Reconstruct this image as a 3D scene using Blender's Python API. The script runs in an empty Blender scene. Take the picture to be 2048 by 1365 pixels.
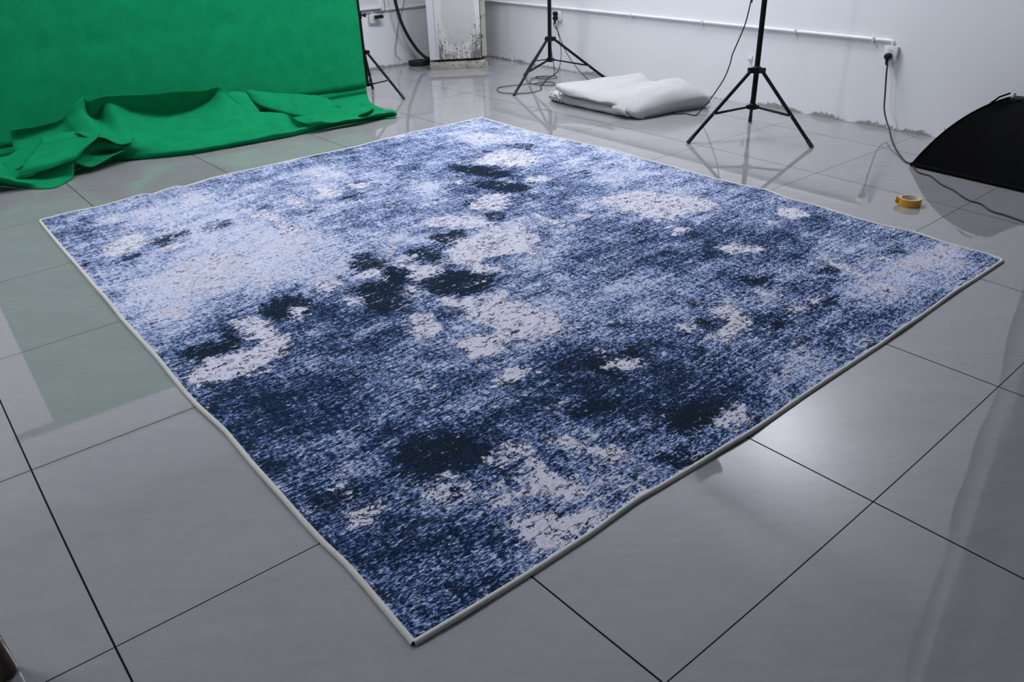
import bpy, bmesh, math, random
import numpy as np
from mathutils import Vector, Matrix, noise as mnoise

random.seed(7)
rng = np.random.default_rng(7)
S = bpy.context.scene
COL = S.collection
PI = math.pi

# ------------------------------------------------------------------ camera
IW, IH = 2048, 1365
FPX = 1545.76068; PITCH = 0.499304359; ROLL = -3.76373044e-02; YAW = -2.46206911 + PI
CH = 1.30
cy_, sy_ = math.cos(YAW), math.sin(YAW)
FWD = np.array([sy_*math.cos(PITCH), cy_*math.cos(PITCH), -math.sin(PITCH)])
RT = np.array([cy_, -sy_, 0.0]); UP = np.cross(RT, FWD)
R2 = RT*math.cos(ROLL) + UP*math.sin(ROLL)
U2 = -RT*math.sin(ROLL) + UP*math.cos(ROLL)
CAM = np.array([0, 0, CH])

def ray(px, py):
    return R2*((px-IW/2)/FPX) + U2*(-(py-IH/2)/FPX) + FWD
def G(px, py, z=0.0):
    """point at height z seen at a pixel of the 2048 x 1365 photograph"""
    d = ray(px, py); t = (z-CH)/d[2]
    return CAM + d*t
def GY(px, py, y):
    d = ray(px, py); return CAM + d*(y/d[1])
WX0, WXS = 5.0505, 0.0583            # right wall: x = WX0 + WXS*y
def GW(px, py, off=0.0):
    """point on the right wall (off metres into the room)"""
    d = ray(px, py); n = np.array([1.0, -WXS, 0.0])
    t = (WX0-off-n@CAM)/(n@d); return CAM + d*t
YB = 7.28
def project(P):
    v = np.asarray(P, float) - CAM
    z = v@FWD
    return IW/2 + FPX*(v@R2)/z, IH/2 - FPX*(v@U2)/z, z

cam = bpy.data.cameras.new('camera')
co = bpy.data.objects.new('camera', cam); COL.objects.link(co)
cam.sensor_width = 36; cam.sensor_fit = 'HORIZONTAL'; cam.lens = FPX/IW*36
cam.clip_start = 0.02; cam.clip_end = 60
M = Matrix(((R2[0], U2[0], -FWD[0], 0), (R2[1], U2[1], -FWD[1], 0), (R2[2], U2[2], -FWD[2], CH), (0, 0, 0, 1)))
co.matrix_world = M
S.camera = co

# ------------------------------------------------------------------ tagging helpers
def tag(o, label=None, cat=None, group=None, kind=None):
    if label: o['label'] = label
    if cat: o['category'] = cat
    if group: o['group'] = group
    if kind: o['kind'] = kind
    return o
def empty(name, loc, label, cat, group=None):
    o = bpy.data.objects.new(name, None); COL.objects.link(o)
    o.empty_display_size = 0.05; o.location = loc
    return tag(o, label, cat, group)
def link(name, me, mat=None, parent=None, smooth=True):
    o = bpy.data.objects.new(name, me); COL.objects.link(o)
    if mat is not None:
        me.materials.append(mat)
    if smooth:
        me.polygons.foreach_set('use_smooth', [True]*len(me.polygons))
    if parent is not None:
        o.parent = parent
        o.matrix_parent_inverse = Matrix.Translation(-Vector(parent.location)) if parent.parent is None else Matrix.Identity(4)
    return o
def sub(name, me, mat, parent, smooth=True):
    """sub-part: its mesh is written in world coordinates like everything else"""
    o = bpy.data.objects.new(name, me); COL.objects.link(o)
    me.materials.append(mat)
    if smooth: me.polygons.foreach_set('use_smooth', [True]*len(me.polygons))
    o.parent = parent
    o.matrix_parent_inverse = Matrix.Translation(-Vector(parent.parent.location)) @ Matrix.Translation(Vector(parent.parent.location))
    return o

class MB:
    """collects simple solids into one mesh, in world coordinates"""
    def __init__(s): s.v = []; s.f = []
    def add(s, v, f):
        b = len(s.v); s.v += [tuple(map(float, p)) for p in v]; s.f += [tuple(i+b for i in q) for q in f]; return s
    def box(s, c, size, rot=None, bev=0.0):
        hx, hy, hz = size[0]/2, size[1]/2, size[2]/2
        bm = bmesh.new(); bmesh.ops.create_cube(bm, size=1)
        bmesh.ops.scale(bm, vec=size, verts=bm.verts)
        if bev: bmesh.ops.bevel(bm, geom=bm.edges[:], offset=bev, segments=2, affect='EDGES', profile=0.5)
        if rot is not None: bmesh.ops.transform(bm, matrix=rot.to_4x4(), verts=bm.verts)
        bm.verts.index_update()
        s.add([Vector(c)+v.co for v in bm.verts], [[v.index for v in f.verts] for f in bm.faces]); bm.free(); return s
    def tube(s, pts, r, n=10, cap=True, flat=None):
        """swept circle; r a number or one radius per point; flat=(a,b) makes it an oval a wide, b high"""
        P = [Vector(p) for p in pts]; k = len(P)
        rs = r if hasattr(r, '__len__') else [r]*k
        T = []
        for i in range(k):
            t = (P[min(i+1, k-1)] - P[max(i-1, 0)])
            T.append(t.normalized() if t.length > 1e-9 else Vector((0, 0, 1)))
        ref = Vector((0, 0, 1)) if abs(T[0].z) < 0.9 else Vector((1, 0, 0))
        N = (ref - T[0]*ref.dot(T[0])).normalized(); vs = []
        for i in range(k):
            N = (N - T[i]*N.dot(T[i]))
            N = N.normalized() if N.length > 1e-6 else T[i].orthogonal().normalized()
            B = T[i].cross(N)
            for j in range(n):
                a = 2*PI*j/n
                vs.append(P[i] + (N*math.cos(a) + B*math.sin(a))*rs[i])
        fs = [(i*n+j, i*n+(j+1) % n, (i+1)*n+(j+1) % n, (i+1)*n+j) for i in range(k-1) for j in range(n)]
        if cap:
            fs.append(tuple(range(n-1, -1, -1))); fs.append(tuple((k-1)*n+j for j in range(n)))
        return s.add(vs, fs)
    def lathe(s, c, prof, axis=(0, 0, 1), n=32):
        """prof: (radius, height) along axis from c"""
        A = Vector(axis).normalized(); X = A.orthogonal().normalized(); Y = A.cross(X); vs = []
        for (r, h) in prof:
            for j in range(n):
                a = 2*PI*j/n
                vs.append(Vector(c) + A*h + (X*math.cos(a)+Y*math.sin(a))*max(r, 1e-5))
        k = len(prof)
        fs = [(i*n+j, i*n+(j+1) % n, (i+1)*n+(j+1) % n, (i+1)*n+j) for i in range(k-1) for j in range(n)]
        fs.append(tuple(range(n-1, -1, -1))); fs.append(tuple((k-1)*n+j for j in range(n)))
        return s.add(vs, fs)
    def grid(s, A):
        A = np.asarray(A); a, b = A.shape[:2]
        return s.add(A.reshape(-1, 3), [(i*b+j, i*b+j+1, (i+1)*b+j+1, (i+1)*b+j) for i in range(a-1) for j in range(b-1)])
    def mesh(s, name):
        me = bpy.data.meshes.new(name); me.from_pydata(s.v, [], s.f); me.update(); return me
    def build(s, name, mat, parent=None, smooth=True, fixn=True):
        me = s.mesh(name)
        if fixn:
            bm = bmesh.new(); bm.from_mesh(me); bmesh.ops.recalc_face_normals(bm, faces=bm.faces); bm.to_mesh(me); bm.free()
        o = link(name, me, mat, None, smooth)
        if smooth:
            try: me.set_sharp_from_angle(angle=math.radians(40))
            except Exception: pass
        if parent is not None:
            o.parent = parent
            root = parent
            while root.parent is not None: root = root.parent
            # all meshes are written in world coordinates; only roots carry an offset
            o.matrix_parent_inverse = Matrix.Identity(4)
            if parent.parent is None:
                o.location = -Vector(parent.location)
        return o

def crom(P, n):
    """Catmull-Rom through points, n samples over the whole run (uniform in index)"""
    P = np.asarray(P, float); k = len(P)
    if k == 2:
        t = np.linspace(0, 1, n)[:, None]; return P[0]*(1-t)+P[1]*t
    Q = np.vstack([2*P[0]-P[1], P, 2*P[-1]-P[-2]])
    out = []
    for u in np.linspace(0, k-1, n):
        i = min(int(u), k-2); t = u-i
        p0, p1, p2, p3 = Q[i], Q[i+1], Q[i+2], Q[i+3]
        out.append(0.5*((2*p1)+(-p0+p2)*t+(2*p0-5*p1+4*p2-p3)*t*t+(-p0+3*p1-3*p2+p3)*t**3))
    return np.array(out)
def surf(rows, nr, nc):
    """spline surface through a grid of control points"""
    R = np.array([crom(r, nc) for r in rows])
    return np.stack([crom(R[:, j], nr) for j in range(nc)], axis=1)
def sm(x): return np.clip(x, 0, 1)**2*(3-2*np.clip(x, 0, 1))

# ------------------------------------------------------------------ material helper
class NT:
    def __init__(s, name):
        s.m = bpy.data.materials.new(name); s.m.use_nodes = True
        s.t = s.m.node_tree; s.b = s.t.nodes['Principled BSDF']
    def n(s, typ, **kw):
        d = s.t.nodes.new(typ)
        for k, v in kw.items():
            if k in d.inputs.keys(): s.set(d.inputs[k], v)
            else: setattr(d, k, v)
        return d
    def set(s, inp, v):
        if isinstance(v, bpy.types.NodeSocket): s.t.links.new(v, inp)
        else: inp.default_value = v
    def math(s, op, a, b=0.0, c=None, clamp=False):
        d = s.t.nodes.new('ShaderNodeMath'); d.operation = op; d.use_clamp = clamp
        s.set(d.inputs[0], a); s.set(d.inputs[1], b)
        if c is not None: s.set(d.inputs[2], c)
        return d.outputs[0]
    def step(s, x, lo, hi):
        d = s.t.nodes.new('ShaderNodeMapRange'); d.interpolation_type = 'SMOOTHSTEP'
        s.set(d.inputs['Value'], x); d.inputs['From Min'].default_value = lo; d.inputs['From Max'].default_value = hi
        return d.outputs[0]
    def mix(s, f, a, b, mode='MIX'):
        d = s.t.nodes.new('ShaderNodeMix'); d.data_type = 'RGBA'; d.blend_type = mode
        s.set(d.inputs[0], f); s.set(d.inputs[6], c4(a)); s.set(d.inputs[7], c4(b)); return d.outputs[2]
    def coord(s, kind='Object', scale=(1, 1, 1)):
        tc = s.n('ShaderNodeTexCoord'); mp = s.n('ShaderNodeMapping')
        s.t.links.new(tc.outputs[kind], mp.inputs[0]); mp.inputs['Scale'].default_value = scale
        return mp.outputs[0]
    def scaled(s, vec, scale):
        mp = s.n('ShaderNodeMapping'); s.t.links.new(vec, mp.inputs[0]); mp.inputs['Scale'].default_value = scale
        return mp.outputs[0]
    def noise(s, vec, scale, detail=3, rough=0.55, dist=0.0):
        d = s.n('ShaderNodeTexNoise'); s.set(d.inputs['Vector'], vec)
        d.inputs['Scale'].default_value = scale; d.inputs['Detail'].default_value = detail
        d.inputs['Roughness'].default_value = rough; d.inputs['Distortion'].default_value = dist
        return d.outputs[0]
    def attr(s, name):
        d = s.n('ShaderNodeAttribute'); d.attribute_name = name; return d
    def ramp(s, x, stops):
        d = s.n('ShaderNodeValToRGB'); s.set(d.inputs[0], x); e = d.color_ramp.elements
        while len(e) < len(stops): e.new(0.5)
        for q, (p, c) in zip(e, stops): q.position = p; q.color = c4(c)
        return d.outputs[0]
    def bump(s, h, strength=0.3, dist=0.01):
        d = s.n('ShaderNodeBump'); s.set(d.inputs['Height'], h)
        d.inputs['Strength'].default_value = strength; d.inputs['Distance'].default_value = dist
        s.t.links.new(d.outputs[0], s.b.inputs['Normal'])
    def base(s, col=None, rough=None, spec=None, metal=None):
        if col is not None: s.set(s.b.inputs['Base Color'], c4(col))
        if rough is not None: s.set(s.b.inputs['Roughness'], rough)
        if spec is not None: s.set(s.b.inputs['Specular IOR Level'], spec)
        if metal is not None: s.set(s.b.inputs['Metallic'], metal)
        return s
def c4(c):
    return c if isinstance(c, bpy.types.NodeSocket) or len(c) == 4 else (c[0], c[1], c[2], 1.0)

def simple(name, col, rough=0.5, spec=0.5, metal=0.0, var=0.0, vscale=30):
    t = NT(name)
    if var:
        n = t.noise(t.coord(), vscale, 3)
        lo = tuple(c*(1-var) for c in col); hi = tuple(min(1, c*(1+var)) for c in col)
        t.base(t.mix(n, lo, hi), rough, spec, metal)
    else:
        t.base(col, rough, spec, metal)
    return t.m

WHITE_PLASTIC = simple('white_plastic', (0.70, 0.71, 0.725), 0.4, 0.4, var=0.03)
BLACK_METAL = simple('black_metal', (0.005, 0.005, 0.0055), 0.55, 0.18, var=0.2, vscale=60)
BLACK_PLASTIC = simple('black_plastic', (0.006, 0.006, 0.007), 0.5, 0.25, var=0.2, vscale=60)
BLACK_RUBBER = simple('black_rubber', (0.016, 0.017, 0.018), 0.6, 0.4, var=0.2, vscale=60)
STEEL = simple('steel', (0.5, 0.5, 0.5), 0.3, 0.5, 1.0, var=0.1)
SLOT = simple('socket_slot', (0.02, 0.02, 0.02), 0.7, 0.3)

# ------------------------------------------------------------------ floor
TILE = 0.8
def floor_uv(X, Y):
    """tile coordinates; the laid joints wander a centimetre or two from a perfect grid"""
    bx = (-X/CH + 1.24012766)/0.603293910; by = (-Y/CH + 0.461029070)/0.615689901
    P = np.stack([X, Y, np.zeros_like(X)], -1) - CAM
    zc = P@FWD; zs = np.where(zc > 0.15, zc, 0.15)
    px = FPX*(P@R2)/zs; py = -FPX*(P@U2)/zs
    r2 = (px/1000)**2 + (py/1000)**2
    k = 1+0.0414605315*np.minimum(r2, 2.2)
    f2, pi2, ro2, ya2 = 1600.81357, .496492741, -3.23593546e-02, -2.45687267
    c2, s2 = math.cos(ya2), math.sin(ya2)
    fw = np.array([s2*math.cos(pi2), c2*math.cos(pi2), -math.sin(pi2)]); r_ = np.array([c2, -s2, 0.]); u_ = np.cross(r_, fw)
    rr = r_*math.cos(ro2)+u_*math.sin(ro2); uu = -r_*math.sin(ro2)+u_*math.cos(ro2)
    d = rr*(px*k/f2)[..., None] + uu*(-(py*k)/f2)[..., None] + fw
    dz = np.minimum(d[..., 2], -0.05); t = -1/dz
    tx = (d[..., 0]*t+1.25660613)/.609076116; ty = (d[..., 1]*t+.463792254)/.613562384
    out = np.maximum(np.maximum(np.abs(px)/1024, np.abs(py)/682)-1.05, 0)/0.35
    w = np.where(zc > 0.2, 1-sm(out), 0)
    return bx+(tx-bx)*w, by+(ty-by)*w

RX0, RX1, RY0, RY1, CEIL = -4.5, 5.9, -6.0, 7.28, 3.70
def m_floor():
    t = NT('polished_grey_tile')
    uv = t.n('ShaderNodeUVMap'); uv.uv_map = 'tiles'; V = uv.outputs[0]
    sp = t.n('ShaderNodeSeparateXYZ'); t.t.links.new(V, sp.inputs[0])
    def edge(x, wdt):
        fr = t.math('FRACT', t.math('ADD', x, 0.5)); d = t.math('ABSOLUTE', t.math('SUBTRACT', fr, 0.5))
        return t.math('SUBTRACT', 1.0, t.step(d, wdt*0.8, wdt*1.25))
    jx = edge(sp.outputs[0], 0.0030); jy = edge(sp.outputs[1], 0.0021)
    joint = t.math('MAXIMUM', jx, jy)
    obj = t.coord('Object')
    rotm = t.n('ShaderNodeMapping'); t.t.links.new(obj, rotm.inputs[0]); rotm.inputs['Rotation'].default_value = (0, 0, YAW)
    stv = t.scaled(rotm.outputs[0], (1, 3.2, 1))
    n1 = t.noise(stv, 2.2, 5, 0.6, 0.6)
    n2 = t.noise(stv, 14, 4, 0.65)
    n3 = t.noise(obj, 1.1, 3)
    fx = t.math('FLOOR', sp.outputs[0]); fy = t.math('FLOOR', sp.outputs[1])
    cmb = t.n('ShaderNodeCombineXYZ'); t.t.links.new(fx, cmb.inputs[0]); t.t.links.new(fy, cmb.inputs[1])
    wn = t.n('ShaderNodeTexWhiteNoise'); t.t.links.new(cmb.outputs[0], wn.inputs[0])
    v = t.math('ADD', t.math('MULTIPLY', n1, 0.55), t.math('MULTIPLY', n2, 0.45))
    col = t.ramp(v, [(0.30, FLOOR_LO), (0.5, FLOOR_MID), (0.72, FLOOR_HI)])
    col = t.mix(t.step(n3, 0.42, 0.62), col, t.mix(0.10, col, (0.36, 0.33, 0.30)))
    col = t.mix(t.math('MULTIPLY', wn.outputs[0], 0.08), col, (0.40, 0.41, 0.44))
    # grit and small dark specks
    vo = t.n('ShaderNodeTexVoronoi'); t.t.links.new(obj, vo.inputs[0]); vo.inputs['Scale'].default_value = 9.0
    vo.inputs['Randomness'].default_value = 1.0
    sx = t.n('ShaderNodeSeparateColor'); t.t.links.new(vo.outputs['Color'], sx.inputs[0])
    spot = t.math('MULTIPLY', t.math('LESS_THAN', vo.outputs['Distance'], t.math('MULTIPLY', sx.outputs[1], 0.022)), t.math('GREATER_THAN', sx.outputs[0], 0.72))
    col = t.mix(t.math('MULTIPLY', spot, 0.7), col, (0.05, 0.045, 0.04))
    col = t.mix(joint, col, (0.012, 0.012, 0.014))
    t.base(col, t.math('ADD', 0.022, t.math('ADD', t.math('MULTIPLY', n2, 0.012), t.math('MULTIPLY', joint, 0.6))), t.math('SUBTRACT', 1.0, joint)); t.b.inputs['IOR'].default_value = 1.68
    return t.m
FLOOR_LO, FLOOR_MID, FLOOR_HI = (0.250, 0.252, 0.266), (0.276, 0.277, 0.290), (0.304, 0.305, 0.314)

xs = np.arange(RX0, RX1+1e-6, 0.1); ys = np.arange(RY0, RY1+0.05, 0.1); ys = np.minimum(ys, RY1)
if ys[-1] < RY1: ys = np.append(ys, RY1)
GX, GYY = np.meshgrid(xs, ys, indexing='ij')
mb = MB(); mb.grid(np.stack([GX, GYY, np.zeros_like(GX)], -1))
me = mb.mesh('floor')
tx, ty = floor_uv(GX, GYY); tx = tx.ravel(); ty = ty.ravel()
uvl = me.uv_layers.new(name='tiles')
li = np.empty(len(me.loops), int); me.loops.foreach_get('vertex_index', li)
uvl.data.foreach_set('uv', np.stack([tx[li], ty[li]], -1).ravel())
fl = link('floor', me, m_floor(), None, False); tag(fl, kind='structure')

# ------------------------------------------------------------------ walls
def m_wall(name, peel=True):
    t = NT(name)
    obj = t.coord('Object'); sp = t.n('ShaderNodeSeparateXYZ'); t.t.links.new(obj, sp.inputs[0]); z = sp.outputs[2]
    n1 = t.noise(obj, 1.3, 4, 0.6); n2 = t.noise(obj, 45, 4, 0.7)
    col = t.mix(n1, (0.755, 0.770, 0.815), (0.80, 0.812, 0.850))
    # scuffs and chips low on the wall
    vo = t.n('ShaderNodeTexVoronoi'); t.t.links.new(obj, vo.inputs[0]); vo.inputs['Scale'].default_value = 7.0
    sx = t.n('ShaderNodeSeparateColor'); t.t.links.new(vo.outputs['Color'], sx.inputs[0])
    rad = t.math('MULTIPLY', sx.outputs[1], 0.07)
    spot = t.math('MULTIPLY', t.math('LESS_THAN', t.math('ADD', vo.outputs['Distance'], t.math('MULTIPLY', t.math('SUBTRACT', n2, 0.5), 0.10)), rad), t.math('GREATER_THAN', sx.outputs[0], 0.80))
    col = t.mix(t.math('MULTIPLY', spot, 0.55), col, (0.25, 0.25, 0.27))
    if peel:
        a = t.attr('peel').outputs['Fac']
        jag = t.math('MULTIPLY', t.math('SUBTRACT', t.noise(obj, 38, 6, 0.8), 0.52), 0.115)
        d = t.math('SUBTRACT', t.math('ADD', t.math('MULTIPLY', a, 0.62), t.math('MULTIPLY', jag, t.step(a, 0.0, 0.02))), z)
        pm = t.step(d, 0.0, 0.004)
        pcol = t.mix(t.noise(obj, 30, 4, 0.7), (0.22, 0.22, 0.225), (0.40, 0.40, 0.41))
        col = t.mix(pm, col, pcol)
        # mouldy flecks above the peeling, by the corner
        fk = t.attr('fleck').outputs['Fac']
        st = t.noise(t.scaled(obj, (1, 1, 0.45)), 60, 3, 0.6)
        fm = t.math('MULTIPLY', t.step(t.math('ADD', st, t.math('MULTIPLY', fk, 0.30)), 0.83, 0.87), t.step(fk, 0.02, 0.2))
        col = t.mix(t.math('MULTIPLY', fm, 0.85), col, (0.05, 0.05, 0.05))
        t.bump(pm, 0.6, -0.003)
    t.base(col, 0.55, 0.3)
    return t.m

PEEL_R = [(7.3, .012), (6.9, .03), (6.75, .035), (6.6, .018), (6.5, .02), (6.38, .05), (6.3, .02), (6.1, .012), (6.0, .02), (5.9, .03), (5.8, .03), (5.7, .015),
          (5.55, .012), (5.45, .015), (5.38, .05), (5.28, .065), (5.18, .05), (5.1, .03), (4.95, .03), (4.75, .025), (4.6, .01), (4.3, .0), (4.0, .012), (3.8, .008), (3.55, .0),
          (3.45, .02), (3.38, .045), (3.3, .075), (3.2, .06), (3.12, .055), (3.05, .02), (2.98, .008), (2.93, .05), (2.85, .06), (2.78, .05), (2.72, .012), (2.66, .004), (2.62, .02),
          (2.58, .06), (2.5, .055), (2.42, .045), (2.36, .03), (2.3, .02), (2.26, .05), (2.22, .03), (2.18, .05), (2.13, .05), (2.1, .015), (2.03, .01), (1.98, .05), (1.93, .055), (1.89, .02), (1.8, .018), (1.7, .012), (1.0, .01), (-3, .01)]
PEEL_B = [(3.0, .0), (4.0, .02), (4.12, .035), (4.2, .03), (4.28, .05), (4.36, .03), (4.45, .04), (4.5, .01), (4.56, .045), (4.62, .02), (4.9, .02), (5.5, .02)]
def strip_wall(name, base, prof, flecks, mat):
    """a wall as a fine strip grid carrying how high its paint has peeled"""
    (ax, ay), (bx, by) = base
    L = math.hypot(bx-ax, by-ay); n = int(L/0.02)+1
    zs = [0, .1, .3, 1.0, 2.0, CEIL]
    t = np.linspace(0, 1, n)
    A = np.stack([np.stack([ax+(bx-ax)*t, ay+(by-ay)*t, np.full(n, z)], -1) for z in zs])
    m = MB(); m.grid(A); me = m.mesh(name)
    key = (ay+(by-ay)*t) if abs(by-ay) > abs(bx-ax) else (ax+(bx-ax)*t)
    pr = sorted(prof); p = np.interp(key, [q[0] for q in pr], [q[1] for q in pr])
    pa = me.attributes.new('peel', 'FLOAT', 'POINT'); pa.data.foreach_set('value', np.tile(p, len(zs)))
    fk = np.zeros((len(zs), n))
    for c, w, h, s in flecks:
        for iz, z in enumerate(zs):
            fk[iz] += s*np.exp(-((key-c)/w)**2)*max(0, 1-z/h)
    fa = me.attributes.new('fleck', 'FLOAT', 'POINT'); fa.data.foreach_set('value', fk.ravel())
    o = link(name, me, mat, None, False); return tag(o, kind='structure')
def wallx(y): return WX0+WXS*y
WALLM = m_wall('white_painted_wall')
strip_wall('wall_right', ((wallx(RY0), RY0), (wallx(YB), YB)), PEEL_R, [(6.55, .35, .32, 1.0), (1.95, .25, .3, .75), (2.35, .15, .3, .5)], WALLM)
strip_wall('wall_back', ((RX0, YB), (wallx(YB), YB)), PEEL_B, [], WALLM)
plain = m_wall('plain_painted_wall', False)
for nm, a, b in (('wall_left', (RX0, RY0), (RX0, YB)), ('wall_front', (RX0, RY0), (wallx(RY0), RY0))):
    m = MB(); m.add([(a[0], a[1], 0), (b[0], b[1], 0), (b[0], b[1], CEIL), (a[0], a[1], CEIL)], [(0, 1, 2, 3)])
    tag(m.build(nm, plain, None, False, False), kind='structure')
m = MB(); m.add([(RX0, RY0, CEIL), (RX1, RY0, CEIL), (RX1, RY1, CEIL), (RX0, RY1, CEIL)], [(0, 1, 2, 3)])
tag(m.build('ceiling', simple('ceiling_paint', (0.56, 0.57, 0.585), 0.7, 0.2, var=0.02, vscale=2), None, False, False), kind='structure')

exec_rug = True
# ------------------------------------------------------------------ the rug
E_LEFT = [(828,1290),(784,1238),(736,1180),(691,1129),(647,1088),(609,1047),(551,982),(500,924),(486,906),(451,865),(400,819),(366,781),(316,718),(276,674),(247,642),(219,607),(164,543),(133,507),(110,480),(80,443)]
E_NEAR = [(828,1290),(934,1228),(1060,1149),(1182,1070),(1272,1004),(1316,979),(1406,925),(1500,869),(1612,790),(1684,742),(1770,685),(1784,675),(1832,642),(1911,585),(1949,561),(2006,523)]
E_FARL = [(80,443),(100,438),(151,425),(202,415),(252,401),(286,391),(305,391),(352,375),(368,376),(420,360),(465,350),(500,342),(600,319),(714,295),(820,268),(893,253),(963,237)]
E_FARR = [(963,237),(993,246),(1072,268),(1144,284),(1227,303),(1285,320),(1337,334),(1366,342),(1437,362),(1530,383),(1576,401),(1629,413),(1722,443),(1775,456),(1825,466),(1891,489),(1973,511),(2006,523)]
def edge_curve(pts, n):
    P = np.array([G(*p)[:2] for p in pts])
    s = np.concatenate([[0], np.cumsum(np.hypot(*np.diff(P, axis=0).T))]); s /= s[-1]
    u = np.linspace(0, 1, n)
    c = np.stack([np.interp(u, s, P[:, 0]), np.interp(u, s, P[:, 1])], -1)
    k = np.array([1, 2, 3, 2, 1])/9.0
    for a in (0, 1):
        q = np.convolve(np.pad(c[:, a], 2, mode='edge'), k, 'valid'); c[1:-1, a] = q[1:-1]
    return c
NU, NV = 300, 364
B0 = edge_curve(E_NEAR, NU); B1 = edge_curve(E_FARL, NU)       # v = 0 and v = 1
A0 = edge_curve(E_LEFT, NV); A1 = edge_curve(E_FARR[::-1], NV)   # u = 0 and u = 1
uu = np.linspace(0, 1, NU)[:, None, None]; vv = np.linspace(0, 1, NV)[None, :, None]
XY = (1-vv)*B0[:, None]+vv*B1[:, None]+(1-uu)*A0[None]+uu*A1[None] \
    - ((1-uu)*(1-vv)*B0[0]+uu*(1-vv)*B0[-1]+(1-uu)*vv*B1[0]+uu*vv*B1[-1])
RU, RV = 2.95, 3.60
TH = 0.007
def ripple(u, v):
    d = np.minimum(np.minimum(u, RU-u), np.minimum(v, RV-v))
    e = np.exp(-d/0.07)
    r = np.maximum(0, np.sin(u*9.3+1)*np.sin(u*4.1)+np.sin(v*8.1+2)*np.sin(v*3.7))
    return e*r*0.004
Uu = uu[..., 0]*RU+0*vv[..., 0]; Vv = vv[..., 0]*RV+0*uu[..., 0]
Zr = TH+ripple(Uu, Vv)
RUGP = np.concatenate([XY, Zr[..., None]], -1)
vz = RUGP.reshape(-1, 3)-CAM
PZ = vz@FWD; PX = (IW/2+FPX*(vz@R2)/PZ).reshape(NU, NV); PY = (IH/2-FPX*(vz@U2)/PZ).reshape(NU, NV)

def inpoly(poly):
    p = np.array(poly, float); x0, y0 = p.min(0); x1, y1 = p.max(0)
    m = (PX >= x0) & (PX <= x1) & (PY >= y0) & (PY <= y1)
    out = np.zeros_like(PX, bool)
    X = PX[m]; Y = PY[m]; c = np.zeros(X.shape, bool); j = len(p)-1
    for i in range(len(p)):
        cond = ((p[i, 1] > Y) != (p[j, 1] > Y))
        with np.errstate(divide='ignore', invalid='ignore'):
            c ^= cond & (X < (p[j, 0]-p[i, 0])*(Y-p[i, 1])/(p[j, 1]-p[i, 1]+1e-12)+p[i, 0])
        j = i
    out[m] = c; return out
def blur(a, r):
    k = np.ones(2*r+1)/(2*r+1)
    for _ in range(2):
        a = np.apply_along_axis(lambda q: np.convolve(np.pad(q, r, mode='edge'), k, 'valid'), 0, a)
        a = np.apply_along_axis(lambda q: np.convolve(np.pad(q, r, mode='edge'), k, 'valid'), 1, a)
    return a
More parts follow.
